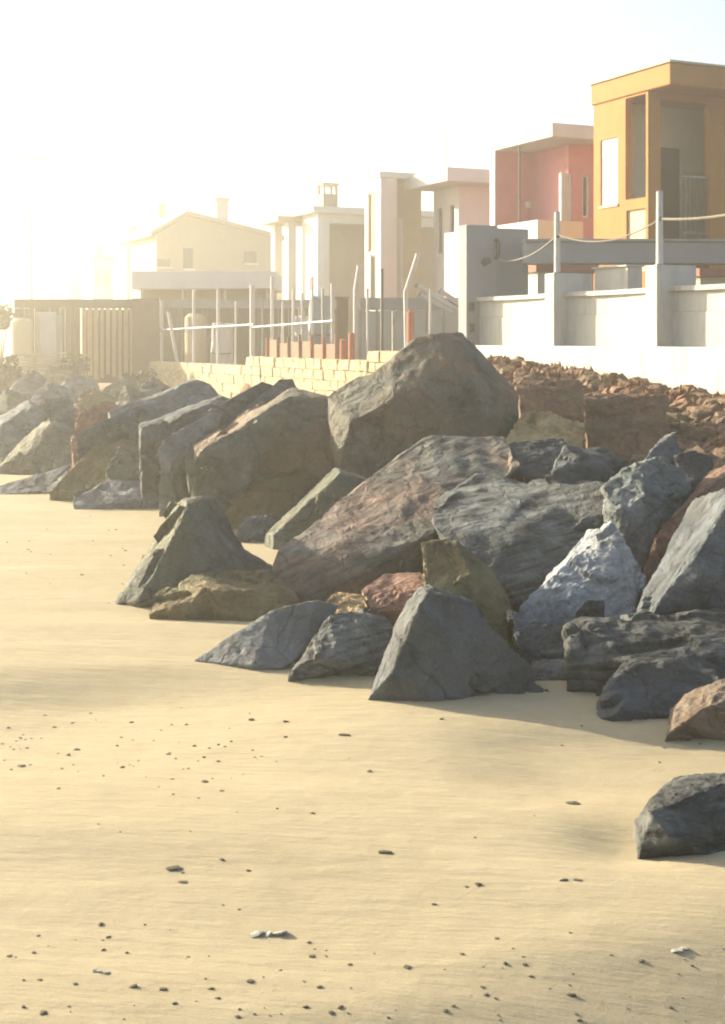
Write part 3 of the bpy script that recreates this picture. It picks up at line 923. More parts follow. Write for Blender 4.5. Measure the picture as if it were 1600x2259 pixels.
# --- pink house
H = House('beach_house', 'pink house with a pale flat roof over a recessed porch beside the yellow house', 1219, 34.0, 1.5)
roofz = H.Z(270); L1 = H.Y(1091); W1 = 7.0; eave = H.Z(301)
rc = 1.1
rf = H.box('roof', 'cream', 0, W1, 0, L1 + .3, eave, roofz, bevel=.02)
H.box('fin_wall', 'pink', .03, rc, L1 - .0, L1 + .22, 0, eave - .003)
H.box('fin_lit_edge', 'cream', .0, .028, L1 - .02, L1 + .24, 0, eave - .003)  # cream strip colours in the sunlit edge of the pink fin
ny = .95
H.box('sea_wall_face', 'pink', rc, rc + .2, ny + .2, L1 + .22, 0, eave - .003)
op1 = H.end(ny, 1240, 1262, 382, 500); op2 = H.end(ny, 1285, 1300, 385, 480)
walls((rc, W1 - .1, 0, eave - .003), [op1, op2], 'x', ny, ny + .19).build('front_wall', M['pink'], H.root)
window_part(H, 'end', ny, op1, 'white_panel', 'cream', 'door', .1, .07)
window_part(H, 'end', ny, op2, 'white_panel', 'glass', 'window', .1, .05)
H.box('side_wall', 'pink', W1 - .3, W1 - .1, ny + .2, L1 + .22, 0, eave - .003)
MB().tube([(.1, H.Y(1146, .1), 0), (.1, H.Y(1146, .1), eave - .002)], .03, n=8).build('porch_post', M['dark_metal'], H.root)
for (px, py) in ((1162, 414), (1168, 452)):
    y = H.Y(px, rc); z = H.Z(py, rc, y)
    lm = MB().box(rc - .12, rc, y - .07, y + .07, z - .08, z + .08).build('wall_lamp', M['white_panel'], H.root)
# terrace parapet
pz = H.Z(497, -.6, 0)
H.box('terrace', 'cream', -1.2, 3.2, -1.2, L1, -.2, .12)
H.box('parapet', 'cream', -1.2, -1.0, -1.2, L1 + .6, .12, H.Z(500, -1.2, 1))
H.box('parapet_end', 'cream', -.998, .1, -1.2, -1.0, .12, H.Z(487, -.6, -1.2))
H.box('step_block', 'cream2', -1.9, -1.205, -.2, .35, -.1, H.Z(560, -1.6, 0))

# --- cream house with a projecting wing
H = House('beach_house', 'cream two-part house with a projecting wing and two narrow tall windows', 1013, 42.0, 1.3)
L1 = H.Y(957); W1 = 7.0
roofz = H.Z(368, -.9, -.9); eave = roofz - .42
w1 = H.sea(0, 966, 976, 458, 560); w2 = H.sea(0, 992, 1003, 452, 556)
walls((0, L1, 0, eave), [w1, w2], 'y', 0, .2).build('sea_wall_face', M['cream'], H.root)
window_part(H, 'sea', 0, w1, 'grey_metal', 'glass', fw=.04); window_part(H, 'sea', 0, w2, 'grey_metal', 'glass', fw=.04)
H.box('front_wall', 'cream', .202, W1, 0, .2, 0, eave)
H.box('roof', 'cream', -.9, W1 + .3, -.9, L1 + .3, eave + .003, roofz, bevel=.02)
b_ = -H.X(840, L1)
wz = H.Z(378, -b_, L1)
rx = H.X(876, L1)
L2 = H.Y(805, -b_)
H.box('wing_slab', 'cream', -b_, rx, L1, L1 + .35, 0, wz - .2)
dw = H.sea(-b_, 812, 836, 425, 556); dd = H.sea(-b_, 817, 836, 562, 660)
walls((L1 + .352, L2, 0, wz - .2), [dw, dd], 'y', -b_, -b_ + .2).build('wing_sea_wall', M['cream'], H.root)
window_part(H, 'sea', -b_, dw, 'cream2', 'tan_wall', fw=.05); window_part(H, 'sea', -b_, dd, 'tan_wall', 'dark_door', 'door', fw=.05)
H.box('wing_recess_wall', 'tan_wall', rx - .2, .18, L1 + 1.2, L1 + 1.4, 0, wz - .2)
H.box('wing_roof', 'cream', -b_ - .05, .6, L1 - .05, L2 + .1, wz - .198, wz, bevel=.02)
px_ = H.X(883, L1 + .6)
MB().tube([(px_, L1 + .6, 0), (px_, L1 + .6, H.Z(480, px_, L1))], .09, n=10).build('downpipe', M['white_post'], H.root)
# television aerial
ax = H.X(985, .5)
an = H.box('aerial', 'grey_metal', ax - .015, ax + .015, .5, .53, roofz, H.Z(292, ax, .5))
for k, z_ in enumerate((H.Z(300, ax, .5), H.Z(312, ax, .5), H.Z(322, ax, .5))):
    H.box('aerial_bar', 'grey_metal', ax - .2 + .03 * k, ax + .2 - .03 * k, .534, .55, z_, z_ + .015, parent=an)

# --- next cream house with chimney
H = House('beach_house', 'pale house with a bright white sea front and a square open-topped chimney', 701, 52.0, 1.1)
L1 = H.Y(667); W1 = 8.0
roofz = H.Z(456); eave = H.Z(470)
sl = H.sea(0, 684, 691, 612, 640)
walls((0, L1, 0, eave), [sl], 'y', 0, .25).build('sea_wall_face', M['white_panel'], H.root)
window_part(H, 'sea', 0, sl, 'grey_metal', 'glass', fw=.03)
rx = H.X(727)
H.box('front_pier', 'cream', .252, rx, 0, .3, 0, eave)
H.box('recess_wall', 'tan_wall', rx - .2, W1, 1.6, 1.8, 0, eave)
H.box('lintel', 'cream', rx + .002, W1, 0, .3, H.Z(492, rx, 0), eave)
H.box('roof', 'cream', -.3, W1, -.3, L1 + 1.8, eave + .003, roofz, bevel=.02)
c0, c1 = H.X(709, .8), H.X(741, .8)
ch = H.box('chimney', 'tan_wall', c0, c1, .6, .6 + (c1 - c0), roofz, H.Z(428, c0, .8))
zc = H.Z(428, c0, .8); zt = H.Z(404, c0, .8)
for (qx, qy) in ((c0, .6), (c1 - .1, .6), (c0, .5 + (c1 - c0)), (c1 - .1, .5 + (c1 - c0))):
    H.box('cowl_leg', 'cream2', qx, qx + .1, qy, qy + .1, zc, zt - .09, parent=ch)
H.box('cowl_top', 'cream2', c0 - .05, c1 + .05, .55, .65 + (c1 - c0), zt - .088, zt, parent=ch)
# porch further along
yb = H.Y(600, -.4); ya = L1 + .02
pr_z = H.Z(497, -.4, yb)
H.box('porch_roof', 'cream2', -.9, 2.0, ya + .3, yb + .3, pr_z, pr_z + .22)
for px in (610, 640):
    y = H.Y(px, -.3)
    H.box('porch_column', 'cream', -.45, -.12, y - .2, y + .2, 0, pr_z - .002)
H.box('porch_wall', 'tan_wall', 1.0, 1.2, ya, yb, 0, pr_z - .002)
H.box('upper_parapet', 'cream2', -.2, 2.4, ya + .1, H.Y(622, -.2), H.Z(490, 0, ya), eave - .002)

# --- gabled house
H = House('beach_house', 'long low hazy house with a shallow gabled roof and chimney behind the white canopy', 400, 70.0, .8)
def gable(H, pxl, pxr, pxa, pya, pye, length, wall, roofm, y0=0.0):
    xl, xr, xa = H.X(pxl, y0), H.X(pxr, y0), H.X(pxa, y0)
    ze, za = H.Z(pye, (xl + xr) / 2, y0), H.Z(pya, xa, y0)
    m = MB()
    prof = [(xl, 0), (xr, 0), (xr, ze), (xa, za), (xl, ze)]
    for yy in (y0, y0 + length): m.v += [(x, yy, z) for x, z in prof]
    m.f = [(0, 1, 2, 3, 4), (9, 8, 7, 6, 5)] + [(i, (i + 1) % 5, 5 + (i + 1) % 5, 5 + i) for i in range(5)]
    w = m.build('wall', M[wall], H.root)
    r = MB()
    for (x0, z0, x1, z1) in ((xl - .4, ze - .12, xa, za), (xa, za, xr + .4, ze - .12)):
        n = len(r.v)
        for yy in (y0 - .4, y0 + length + .4):
            r.v += [(x0, yy, z0 + .02), (x1, yy, z1 + .02), (x1, yy, z1 + .24), (x0, yy, z0 + .24)]
        r.f += [(n, n + 1, n + 2, n + 3), (n + 7, n + 6, n + 5, n + 4)] + [(n + i, n + (i + 1) % 4, n + 4 + (i + 1) % 4, n + 4 + i) for i in range(4)]
    rf = r.build('roof', M[roofm], H.root)
    return w, rf, (xl, xr, xa, ze, za)
w_, rf, g = gable(H, 345, 612, 410, 476, 522, 5, 'far_wall', 'tan_wall')
c0, c1 = H.X(474, 1.5), H.X(500, 1.5)
H.box('chimney', 'cream', c0, c1, 1.2, 1.2 + (c1 - c0), g[3] - .4, H.Z(445, c0, 1.5), parent=rf)
H.box('chimney_cap', 'cream', c0 - .08, c1 + .08, 1.12, 1.28 + (c1 - c0), H.Z(444, c0, 1.5), H.Z(436, c0, 1.5), parent=rf)
for (a, b, c, d) in ((405, 425, 548, 592), (345, 375, 572, 588), (540, 565, 555, 580)):
    r_ = H.end(0, a, b, c, d)
    wn_ = H.box('window', 'dark_wood', r_[0], r_[1], -.06, -.002, r_[2], r_[3])
    H.box('sill', 'cream', r_[0] - .1, r_[1] + .1, -.14, -.062, r_[2] - .12, r_[2] - .003, parent=wn_)

# --- far hazy houses
FAR = [('hazy cream flat-roofed house rising behind the gabled house', 330, 385, 492, 84, 'cream2', 6),
       ('hazy ochre block with a small roof terrace far along the shore', 262, 325, 536, 98, 'far_wall', 5),
       ('tall pale hazy block beside the ochre block far along the shore', 186, 250, 572, 112, 'cream', 6),
       ('small low hazy ochre house at the far end of the row', 138, 180, 610, 135, 'far_wall', 5)]
for lb, pl_, pr_, py, d, mt, wd in FAR:
    H = House('beach_house', lb, pl_ + (pr_ - pl_) * .3, d, .5)
    xr = H.X(pr_); yl = H.Y(pl_); zt = H.Z(py)
    H.box('wall', mt, 0, xr, 0, yl, 0, zt)
    rf = H.box('roof', 'cream2', -.3, xr + .3, -.3, yl + .3, zt + .003, zt + .25)
    H.box('roof_hut', 'far_wall', xr * .3, xr * .7, .8, 2.4, zt + .253, zt + 1.3, parent=rf)
    for k in range(2):
        x0 = xr * (.2 + .42 * k)
        wi = H.box('window', 'dark_wood', x0, x0 + xr * .2, -.06, -.002, zt - 2.2, zt - .9)
        H.box('sill', 'cream', x0 - .1, x0 + xr * .2 + .1, -.14, -.062, zt - 2.34, zt - 2.203, parent=wi)

# --- white flat canopy
cd = 46.0
A = P(290, 637, cd); B = P(608, 598, cd)
cn = empty('canopy', ((A.x + B.x) / 2, cd, .8)); tag(cn, 'long white flat canopy over a tan shed, in front of the gabled house', 'canopy')
hw = (B.x - A.x) / 2
MB().box(-hw, hw, 0, 4, A.z - .8, B.z - .8).build('roof', M['white_panel'], cn, bevel=.02)
MB().box(-hw + .2, hw - .2, 1.2, 3.8, 0, A.z - .803).build('shed_wall', M['tan_wall'], cn)
for k in range(4):
    x = -hw + .3 + (2 * hw - .6) * k / 3
    MB().tube([(x, .3, 0), (x, .3, A.z - .803)], .06, n=8).build('post', M['white_post'], cn)

# --- small walls seen between the white wall and the beam
def lowbox(name, label, cat, px0, px1, py0, py1, d, depth, mat, cap=None):
    A = P(px0, py1, d); B = P(px1, py0, d)
    gz = 1.5
    e = empty(name, ((A.x + B.x) / 2, d, gz), 0); tag(e, label, cat)
    hw = (B.x - A.x) / 2
    MB().box(-hw, hw, 0, depth, 0, B.z - gz).build('wall', M[mat], e, bevel=.01)
    MB().box(-hw - .05, hw + .05, -.05, depth + .05, B.z - gz + .003, B.z - gz + .07).build('cap', M[cap or mat], e)
    return e
g1 = House('garden_wall', 'low white garden wall glimpsed under the beam between two piers', 1385, 24.2, 1.4, 'wall')
g1.box('wall', 'white_wall', 0, .3, 0, g1.Y(1312), 0, g1.Z(588))
g1.box('cap', 'white_wall', -.05, .35, -.03, g1.Y(1312) + .03, g1.Z(588) + .003, g1.Z(584))
g2 = House('garden_wall', 'cream ledge wall with a tiled top beside the tall grey pillar', 1186, 26.6, 1.4, 'wall')
g2.box('wall', 'cream', 0, 1.3, 0, g2.Y(1162), 0, g2.Z(600))
g2.box('cap', 'roof_tile', -.08, 1.38, -.08, g2.Y(1162) + .08, g2.Z(600) + .003, g2.Z(581))
g3 = House('garden_wall', 'dark red tiled wall top under the beam at the right edge', 1545, 22.8, 1.4, 'wall')
g3.box('wall', 'cream2', 0, 2.2, 0, .4, 0, g3.Z(610))
g3.box('cap', 'roof_tile', -.06, 2.26, -.06, .46, g3.Z(610) + .003, g3.Z(592))

# ------------------------------------------------------------------ low sandstone wall (stones are parts)
SWP = [(wpt(-.05, 7.0, 0)), ]
sst = empty('stone_wall', wpt(0, 6.2, 0), ANG)
tag(sst, 'low sunlit wall of cream sandstone blocks behind the slanted slabs', 'wall')
block_meshes = []
for k in range(6):
    bm = bmesh.new()
    bmesh.ops.create_cube(bm, size=1.0)
    bmesh.ops.bevel(bm, geom=list(bm.edges), offset=.05, segments=1, affect='EDGES')
    for v in bm.verts: v.co += Vector((rnd.uniform(-.05, .05), rnd.uniform(-.04, .04), rnd.uniform(-.05, .05)))
    me = bpy.data.meshes.new('stone'); bm.to_mesh(me); bm.free(); me.materials.append(M['sandstone'])
    block_meshes.append(me)
def stone_run(y0, y1, zt, zb):
    rows = max(1, int(round((zt - zb) / .24))); rh = (zt - zb) / rows
    for r_ in range(rows):
        y = y0 + (0 if r_ % 2 else -.25)
        while y < y1:
            l = rnd.uniform(.28, .8)
            ya, yb = max(y, y0), min(y + l, y1)
            if yb - ya > .12:
                o = bpy.data.objects.new('stone', rnd.choice(block_meshes))
                COL.objects.link(o); o.parent = sst
                o.location = (.2 + rnd.uniform(-.014, .014), (ya + yb) / 2, zb + rh * (r_ + .5))
                o.scale = (.42, (yb - ya) * 1.0, rh * 1.0)
            y += l
    MB().box(.08, .34, y0 + .03, y1 - .03, zb, zt - .05).build('mortar_core', M['sandstone'], sst)
stone_run(0, 2.2, 1.92, .1)
stone_run(2.22, 4.0, 1.76, .1)
stone_run(4.02, 11.8, 1.55, .1)
stone_run(11.82, 20.9, 1.3, .05)

# ------------------------------------------------------------------ fence, poles and site clutter on the terrace
fd = 45.5
FX0, FX1 = P(32, 0, fd).x, P(745, 0, fd).x
fz0 = .55; fzt = P(0, 660, fd).z
fe = empty('wooden_fence', ((FX0 + FX1) / 2, fd, fz0)); tag(fe, 'long dark olive wooden fence behind the rubble on the left', 'fence')
ox = fe.location.x
bmesh_board = None
x = FX0; k = 0
g0, g1_ = P(180, 0, fd).x, P(296, 0, fd).x
bw = .17
while x < FX1:
    if not (g0 < x + bw / 2 < g1_):
        hh = fzt - fz0 - .3 + rnd.uniform(-.01, .01)
        t = rnd.uniform(-.012, .012)
        m = MB().box(x - ox, x - ox + bw - .012, t, t + .04, 0, hh)
        m.build('board', M['dark_wood'], fe)
    x += bw
MB().box(FX0 - ox, P(300, 0, fd).x - ox, -.05, .09, fzt - fz0 - .3, fzt - fz0).build('top_rail', M['dark_wood'], fe)
MB().box(P(300, 0, fd).x - ox + .004, FX1 - ox, -.03, .07, fzt - fz0 - .3, fzt - fz0 - .02).build('top_rail', M['grey_metal'], fe)
MB().box(P(296, 0, fd).x - ox, P(354, 0, fd).x - ox, -.35, -.06, 0, fzt - fz0 + .02).build('panel_box', M['brown_wood'], fe)
for k in range(9):
    px = 186 + k * 13.2
    x = P(px, 0, fd).x - ox
    wdt = rnd.uniform(.05, .085)
    MB().box(x - wdt, x + wdt, -.06, .03, .1 + rnd.uniform(0, .25), fzt - fz0 - .303).build('slat', M['slat_wood'], fe)
MB().box(g0 - ox, g1_ - ox, .3, .34, 0, fzt - fz0 - .35).build('backing', M['dark_wood'], fe)

def behind(px, gap=1.0):
    k = (px - CX) / FPX
    t = (WALL0.x - k * WALL0.y) / (math.sin(ANG) + k * math.cos(ANG))
    return WALL0.y + t * UY + gap

def pole(name, label, pts, d, r, mat, group, cat='pole', r1=None, parts=None):
    P3 = [P(a, b, d) for a, b in pts]
    base = P3[0]
    gz = ground(base.x, base.y)
    e = empty(name, (base.x, base.y, gz)); tag(e, label, cat, group)
    q = [Vector((p.x - base.x, p.y - base.y, p.z - gz)) for p in P3]
    q[0].z = min(q[0].z, -.05)
    MB().tube(q, r, r1, 8).build('shaft', M[mat], e)
    top = q[-1]
    MB().tube([top, top + Vector((0, 0, .03))], r * 1.15, n=8).build('cap', M[mat], e)
    return e, q
GP = 'poles of the building site'
POLES = [
 ([(357, 800), (357, 664)], 37, .075, 'white_post', 'white upright post at the left end of the stone wall'),
 ([(404, 800), (372, 690)], 37.5, .07, 'white_post', 'white post leaning left beside the upright white post'),
 ([(428, 700), (428, 640)], 41, .07, 'white_post', 'pale post standing behind the white barrel'),
 ([(482, 760), (482, 640)], 41, .08, 'white_post', 'pale post between the barrel and the next posts'),
 ([(557, 785), (557, 632)], 35, .10, 'white_post', 'thick pale post right of the step in the stone wall'),
 ([(601, 770), (601, 612)], 34, .07, 'white_post', 'pale post with the canopy end behind it'),
 ([(646, 775), (648, 640)], 34, .06, 'white_post', 'thin pale post in front of the pale house'),
 ([(690, 775), (690, 612)], 33, .045, 'white_post', 'thin pale post left of the blue-grey tarpaulin stack'),
 ([(735, 780), (733, 628)], 32, .06, 'white_post', 'pale post beside the brown timber column'),
 ([(785, 770), (785, 640), (793, 588)], 31, .085, 'white_post', 'pale post with bent tip above an orange marker'),
 ([(843, 775), (843, 596)], 30, .05, 'dark_metal', 'dark green thin pole before the projecting wing'),
 ([(868, 775), (868, 690)], 30.5, .05, 'grey_metal', 'short grey pole right of the dark pole'),
 ([(898, 775), (895, 645), (922, 562)], 29.5, .075, 'white_post', 'tall white pole bent to the right at the top'),
 ([(520, 775), (521, 668)], 40, .05, 'white_post', 'thin short pale stake between the covered heap and the thick post'),
 ([(580, 775), (579, 655)], 35, .045, 'grey_metal', 'thin grey stake left of the post by the canopy end'),
 ([(622, 775), (624, 668)], 34, .045, 'white_post', 'thin pale stake right of the post by the canopy end'),
 ([(668, 775), (667, 650)], 34, .05, 'white_post', 'thin pale stake above the low covered stack'),
 ([(714, 775), (712, 640)], 33, .045, 'grey_metal', 'thin grey stake over the tarpaulin stack'),
 ([(812, 770), (811, 640)], 31, .045, 'white_post', 'thin pale stake between the bent-tip post and the dark pole'),
 ([(948, 760), (950, 640)], 29, .04, 'white_post', 'thin pale stake right of the tall bent white pole'),
]
for pts, d, r, mt, lb in POLES:
    db = min(behind(pts[0][0], rnd.uniform(.8, 1.6)), 44.6)
    pole('site_pole', lb, pts, db, r * .66 * db / d, mt, GP)
for (px, py0, py1, d, lb) in ((776, 786, 738, 30.6, 'orange marker bollard at the foot of the bent-tip post'), (906, 768, 690, 29.2, 'orange marker bollard beside the tall bent white pole'), (757, 786, 752, 31.2, 'short red bollard beside the brown timber column')):
    d = behind(px, .7)
    A = P(px, py1, d); gz = ground(A.x, A.y)
    e = empty('marker_bollard', (A.x, A.y, gz)); tag(e, lb, 'bollard', 'orange bollards of the building site')
    MB().tube([(0, 0, 0), (0, 0, A.z - gz)], .085, .075, 12).build('shaft', M['orange'], e)
    MB().tube([(0, 0, A.z - gz), (0, 0, A.z - gz + .05)], .08, .03, 12).build('cap', M['orange'], e)
    MB().tube([(0, 0, -.01), (0, 0, .06)], .13, .12, 12).build('base', M['dark_metal'], e)
for (a, b, lb) in (((357, 728), (560, 716), 'long grey rail tied across the posts on the left'), ((557, 722), (735, 708), 'long grey rail tied across the posts above the red barrier')):
    A = P(*a, behind(a[0], .6)); B = P(*b, behind(b[0], .6))
    e = empty('site_rail', A); tag(e, lb, 'rail', 'rails of the building site')
    MB().tube([(0, 0, 0), B - A], .028, n=8).build('tube', M['grey_metal'], e)
    MB().tube([(0, 0, -.06), (0, 0, .06)], .055, n=8).build('clamp', M['grey_metal'], e)
# timber column
A = P(742, 660, 33.0); B = P(768, 660, 33.0); gz = ground(A.x, A.y)
e = empty('timber_column', ((A.x + B.x) / 2, A.y, gz)); tag(e, 'square brown timber column among the pale posts', 'column')
hw = (B.x - A.x) / 2
MB().box(-hw, hw, 0, .25, 0, A.z - gz).build('shaft', M['brown_wood'], e, bevel=.01)
MB().box(-hw - .03, hw + .03, -.03, .28, A.z - gz + .002, A.z - gz + .06).build('cap', M['brown_wood'], e)
# rust-red barrier
bdz = 33.0
A = P(590, 748, behind(590, .7)); B = P(742, 752, behind(742, .7)); gz = min(ground(A.x, A.y), ground(B.x, B.y))
e = empty('barrier', (A.x, A.y, gz)); tag(e, 'low rust-red sheet barrier with upright stakes on top of the stone wall', 'barrier')
dx, dy = B.x - A.x, B.y - A.y
n = 6
for k in range(n + 1):
    x, y = dx * k / n, dy * k / n
    MB().tube([(x, y - .03, 0), (x, y - .03, A.z - gz + rnd.uniform(0, .15))], .04, n=8).build('stake', M['orange' if k in (0, 4, 5) else 'rust_sheet'], e)
    if k < n:
        m = MB(); x2, y2 = dx * (k + 1) / n - .02, dy * (k + 1) / n
        zt = A.z - gz - rnd.uniform(.02, .14)
        m.v = [(x + .02, y, 0), (x2, y2, 0), (x2, y2, zt), (x + .02, y, zt), (x + .02, y + .03, 0), (x2, y2 + .03, 0), (x2, y2 + .03, zt), (x + .02, y + .03, zt)]
        m.f = [(0, 1, 2, 3), (7, 6, 5, 4), (0, 4, 5, 1), (1, 5, 6, 2), (2, 6, 7, 3), (3, 7, 4, 0)]
        m.build('sheet', M['rust_sheet'], e)
# second low rusty heap by the barrel
# barrels / tanks
def tank(px0, px1, py0, d, mat, label, name='water_tank', base_py=None):
    A = P(px0, py0, d); B = P(px1, py0, d); r = (B.x - A.x) / 2
    gz = ground((A.x + B.x) / 2, d)
    hgt = A.z - gz
    e = empty(name, ((A.x + B.x) / 2, d, gz)); tag(e, label, 'tank', 'pale tanks before the fence')
    pts = [(0, 0, 0), (0, 0, .05), (0, 0, hgt * .33), (0, 0, hgt * .66), (0, 0, hgt - .12)]
    MB().tube(pts, r, n=20).build('body', M[mat], e)
    MB().tube([(0, 0, hgt - .12), (0, 0, hgt - .04), (0, 0, hgt)], r * .98, r * .6, 20).build('lid', M[mat], e)
    for t in (.3, .62):
        MB().tube([(0, 0, hgt * t), (0, 0, hgt * t + .06)], r * 1.03, n=20).build('rib', M[mat], e)
    return e
tank(408, 456, 692, 42.6, 'tan_wall', 'white cylindrical tank behind the leaning white post')
tank(24, 72, 702, 43.5, 'cream2', 'round-topped pale tank at the left end of the wooden fence')
# white sheet panel by the fence
A = P(86, 688, 44); B = P(136, 688, 44); gz = ground(A.x, 44)
e = empty('sheet_panel', ((A.x + B.x) / 2, 44, gz)); tag(e, 'pale upright sheet panel leaning on the wooden fence', 'panel')
hw = (B.x - A.x) / 2
MB().box(-hw, hw * .5, 0, .05, 0, A.z - gz).build('sheet', M['white_post'], e)
MB().box(hw * .5 + .004, hw, .02, .07, 0, A.z - gz - .1).build('side_sheet', M['grey_metal'], e)
MB().box(-hw - .08, -hw - .003, -.03, .06, 0, A.z - gz).build('edge_post', M['plank'], e)
# plank pile
pk = empty('plank_pile', P(95, 815, 42) - Vector((0, 0, .1))); tag(pk, 'heap of pale sunlit planks before the tanks', 'planks')
for k in range(8):
    a = rnd.uniform(-.35, .35); l = rnd.uniform(1.2, 2.0); z = .06 + .07 * k
    m = MB(); c, s_ = math.cos(a), math.sin(a)
    x0 = rnd.uniform(-.3, .3)
    for (u, v, w) in [(u, v, w) for w in (0, .05) for (u, v) in ((-l / 2, -.1), (l / 2, -.1), (l / 2, .1), (-l / 2, .1))]:
        m.v.append((x0 + u * c - v * s_, u * s_ + v * c, z + w + u * .06 * math.sin(k)))
    m.f = [(3, 2, 1, 0), (4, 5, 6, 7), (0, 1, 5, 4), (1, 2, 6, 5), (2, 3, 7, 6), (3, 0, 4, 7)]
    m.build('plank', M['plank'], pk)
# tarpaulin stack
def tarp(px0, px1, py0, py1, d, label, mat='blue_tarp'):
    A = P(px0, py1, d); B = P(px1, py0, d)
    gz = ground((A.x + B.x) / 2, d)
    w = (B.x - A.x); hgt = B.z - gz
    bm = bmesh.new()
    bmesh.ops.create_cube(bm, size=1.0)
    bmesh.ops.subdivide_edges(bm, edges=bm.edges, cuts=7, use_grid_fill=True)
    for v in bm.verts:
        q = v.co.copy()
        t = q.z + .5
        v.co = Vector((q.x * w * (1.05 - .15 * t), q.y * .9 * (1.05 - .15 * t), t * hgt))
        v.co += Vector((noise.noise(q * 5) * .09, noise.noise(q * 5 + Vector((9, 0, 0))) * .09, noise.noise(q * 3 + Vector((0, 9, 0))) * .08 * t))
    me = bpy.data.meshes.new('tarpaulin'); bm.to_mesh(me); bm.free()
    for p in me.polygons: p.use_smooth = True
    e = empty('covered_stack', ((A.x + B.x) / 2, d, gz)); tag(e, label, 'stack')
    link('tarpaulin', me, M[mat], e)
    MB().tube([(-w * .54, -.5, hgt * .45), (0, -.56, hgt * .44), (w * .54, -.5, hgt * .45)], .02, n=6).build('strap', M['rope'], e)
tarp(684, 730, 655, 770, 34.4, 'stack under a blue-grey tarpaulin among the pale posts')
tarp(650, 684, 700, 770, 35.6, 'small low stack under a pale cover left of the tarpaulin stack', 'white_post')
tarp(470, 512, 715, 770, 41.5, 'pale covered heap beside the white tank', 'white_post')
# pale block fence and scaffold poles
pd = 31.8
A = P(795, 758, pd); B = P(1016, 686, pd); gz = ground(A.x, pd)
e = empty('panel_fence', ((A.x + B.x) / 2, pd, gz)); tag(e, 'pale grey panel fence with a dark grey top, left of the tall grey pillar', 'fence')
hw = (B.x - A.x) / 2; n = 6
for k in range(n):
    x0 = -hw + 2 * hw * k / n
    MB().box(x0 + .01, x0 + 2 * hw / n - .01, .02, .08, 0, B.z - gz).build('panel', M['pale_fence'], e)
    MB().box(x0 - .03, x0 + .03, -.03, .018, 0, B.z - gz + .02).build('post', M['grey_metal'], e)
MB().box(-hw, hw, -.06, .16, B.z - gz + .024, P(0, 657, pd).z - gz).build('top_band', M['grey_render'], e)
for (a, b, lb) in (((1018, 690), (918, 628), 'upper pale scaffold pole slanting down to the tall grey pillar'), ((1000, 690), (925, 648), 'lower pale scaffold pole slanting beside the panel fence'), ((1012, 668), (970, 640), 'short pale scaffold board slanting over the panel fence')):
    d = 30.9
    A = P(*a, d); B = P(*b, d)
    e = empty('scaffold_pole', A); tag(e, lb, 'pole', 'slanting scaffold poles')
    MB().tube([(0, 0, 0), B - A], .055, n=8).build('tube', M['white_post'], e)
    MB().tube([(B - A) * .96, (B - A) * 1.02], .07, n=8).build('coupler', M['grey_metal'], e)

# utility poles, far and hazy
for (px, pt, pb, d, r, lb) in ((70, 318, 740, 78, .09, 'tall faint utility pole on the left against the bright sky'), (47, 562, 720, 140, .16, 'short faint distant pole above the hill on the left')):
    A = P(px, pt, d)
    e = empty('utility_pole', (A.x, A.y, ground(A.x, A.y))); tag(e, lb, 'pole', 'utility poles')
    hgt = A.z - e.location.z
    MB().tube([(0, 0, -.2), (0, 0, hgt)], r, r * .6, 8).build('shaft', M['grey_metal'], e)
    cb = MB().box(-.8, .8, -.06, .06, hgt - .9, hgt - .76).build('crossarm', M['grey_metal'], e)
    for x in (-.7, 0, .7):
        MB().tube([(x, 0, hgt - .76), (x, 0, hgt - .6)], .06, n=6).build('insulator', M['white_post'], cb)

# green bush and scrub at the left edge
def bush(name, label, px, py, d, rad, mat, n=900):
    c = P(px, py, d); gz = ground(c.x, c.y)
    e = empty(name, (c.x, c.y, gz)); tag(e, label, 'bush')
    V, F = [], []
    hz_ = c.z - gz
    for _ in range(n):
        v = Vector((rnd.gauss(0, 1), rnd.gauss(0, 1), rnd.gauss(0, 1))).normalized() * rad * rnd.uniform(.35, 1.05)
        v *= 1 + .3 * noise.noise(v * 2 / rad)
        v.z = v.z * .8 + hz_
        a = Vector((rnd.gauss(0, 1), rnd.gauss(0, 1), rnd.gauss(0, 1))).normalized() * .09
        b = a.cross(Vector((rnd.gauss(0, 1), rnd.gauss(0, 1), rnd.gauss(0, 1)))).normalized() * .05
        k = len(V)
        V += [tuple(v - a), tuple(v + b), tuple(v + a), tuple(v - b)]
        F.append((k, k + 1, k + 2, k + 3))
    me = bpy.data.meshes.new('foliage'); me.from_pydata(V, [], F)
    link('foliage', me, M[mat], e)
    m = MB()
    for k in range(5):
        a = k * 1.26
        m.tube([(0, 0, -.05), (math.cos(a) * rad * .3, math.sin(a) * rad * .3, hz_ * .6), (math.cos(a) * rad * .6, math.sin(a) * rad * .6, hz_ + rad * .2)], .04, .012, 6)
    m.build('stem', M['brown_wood'], e)
bush('bush', 'bright green bush at the left edge beside the wooden fence', -2, 700, 46.5, .55, 'green_leaf')
bush('bush', 'olive scrub bush at the left edge among the distant boulders', 0, 830, 38, .75, 'scrub_leaf')
bush('bush', 'teal green scrub before the slatted gate of the wooden fence', 166, 805, 42, .45, 'scrub_leaf', 500)
bush('bush', 'small scrub below the dark panel box of the wooden fence', 320, 845, 36, .4, 'scrub_leaf', 500)

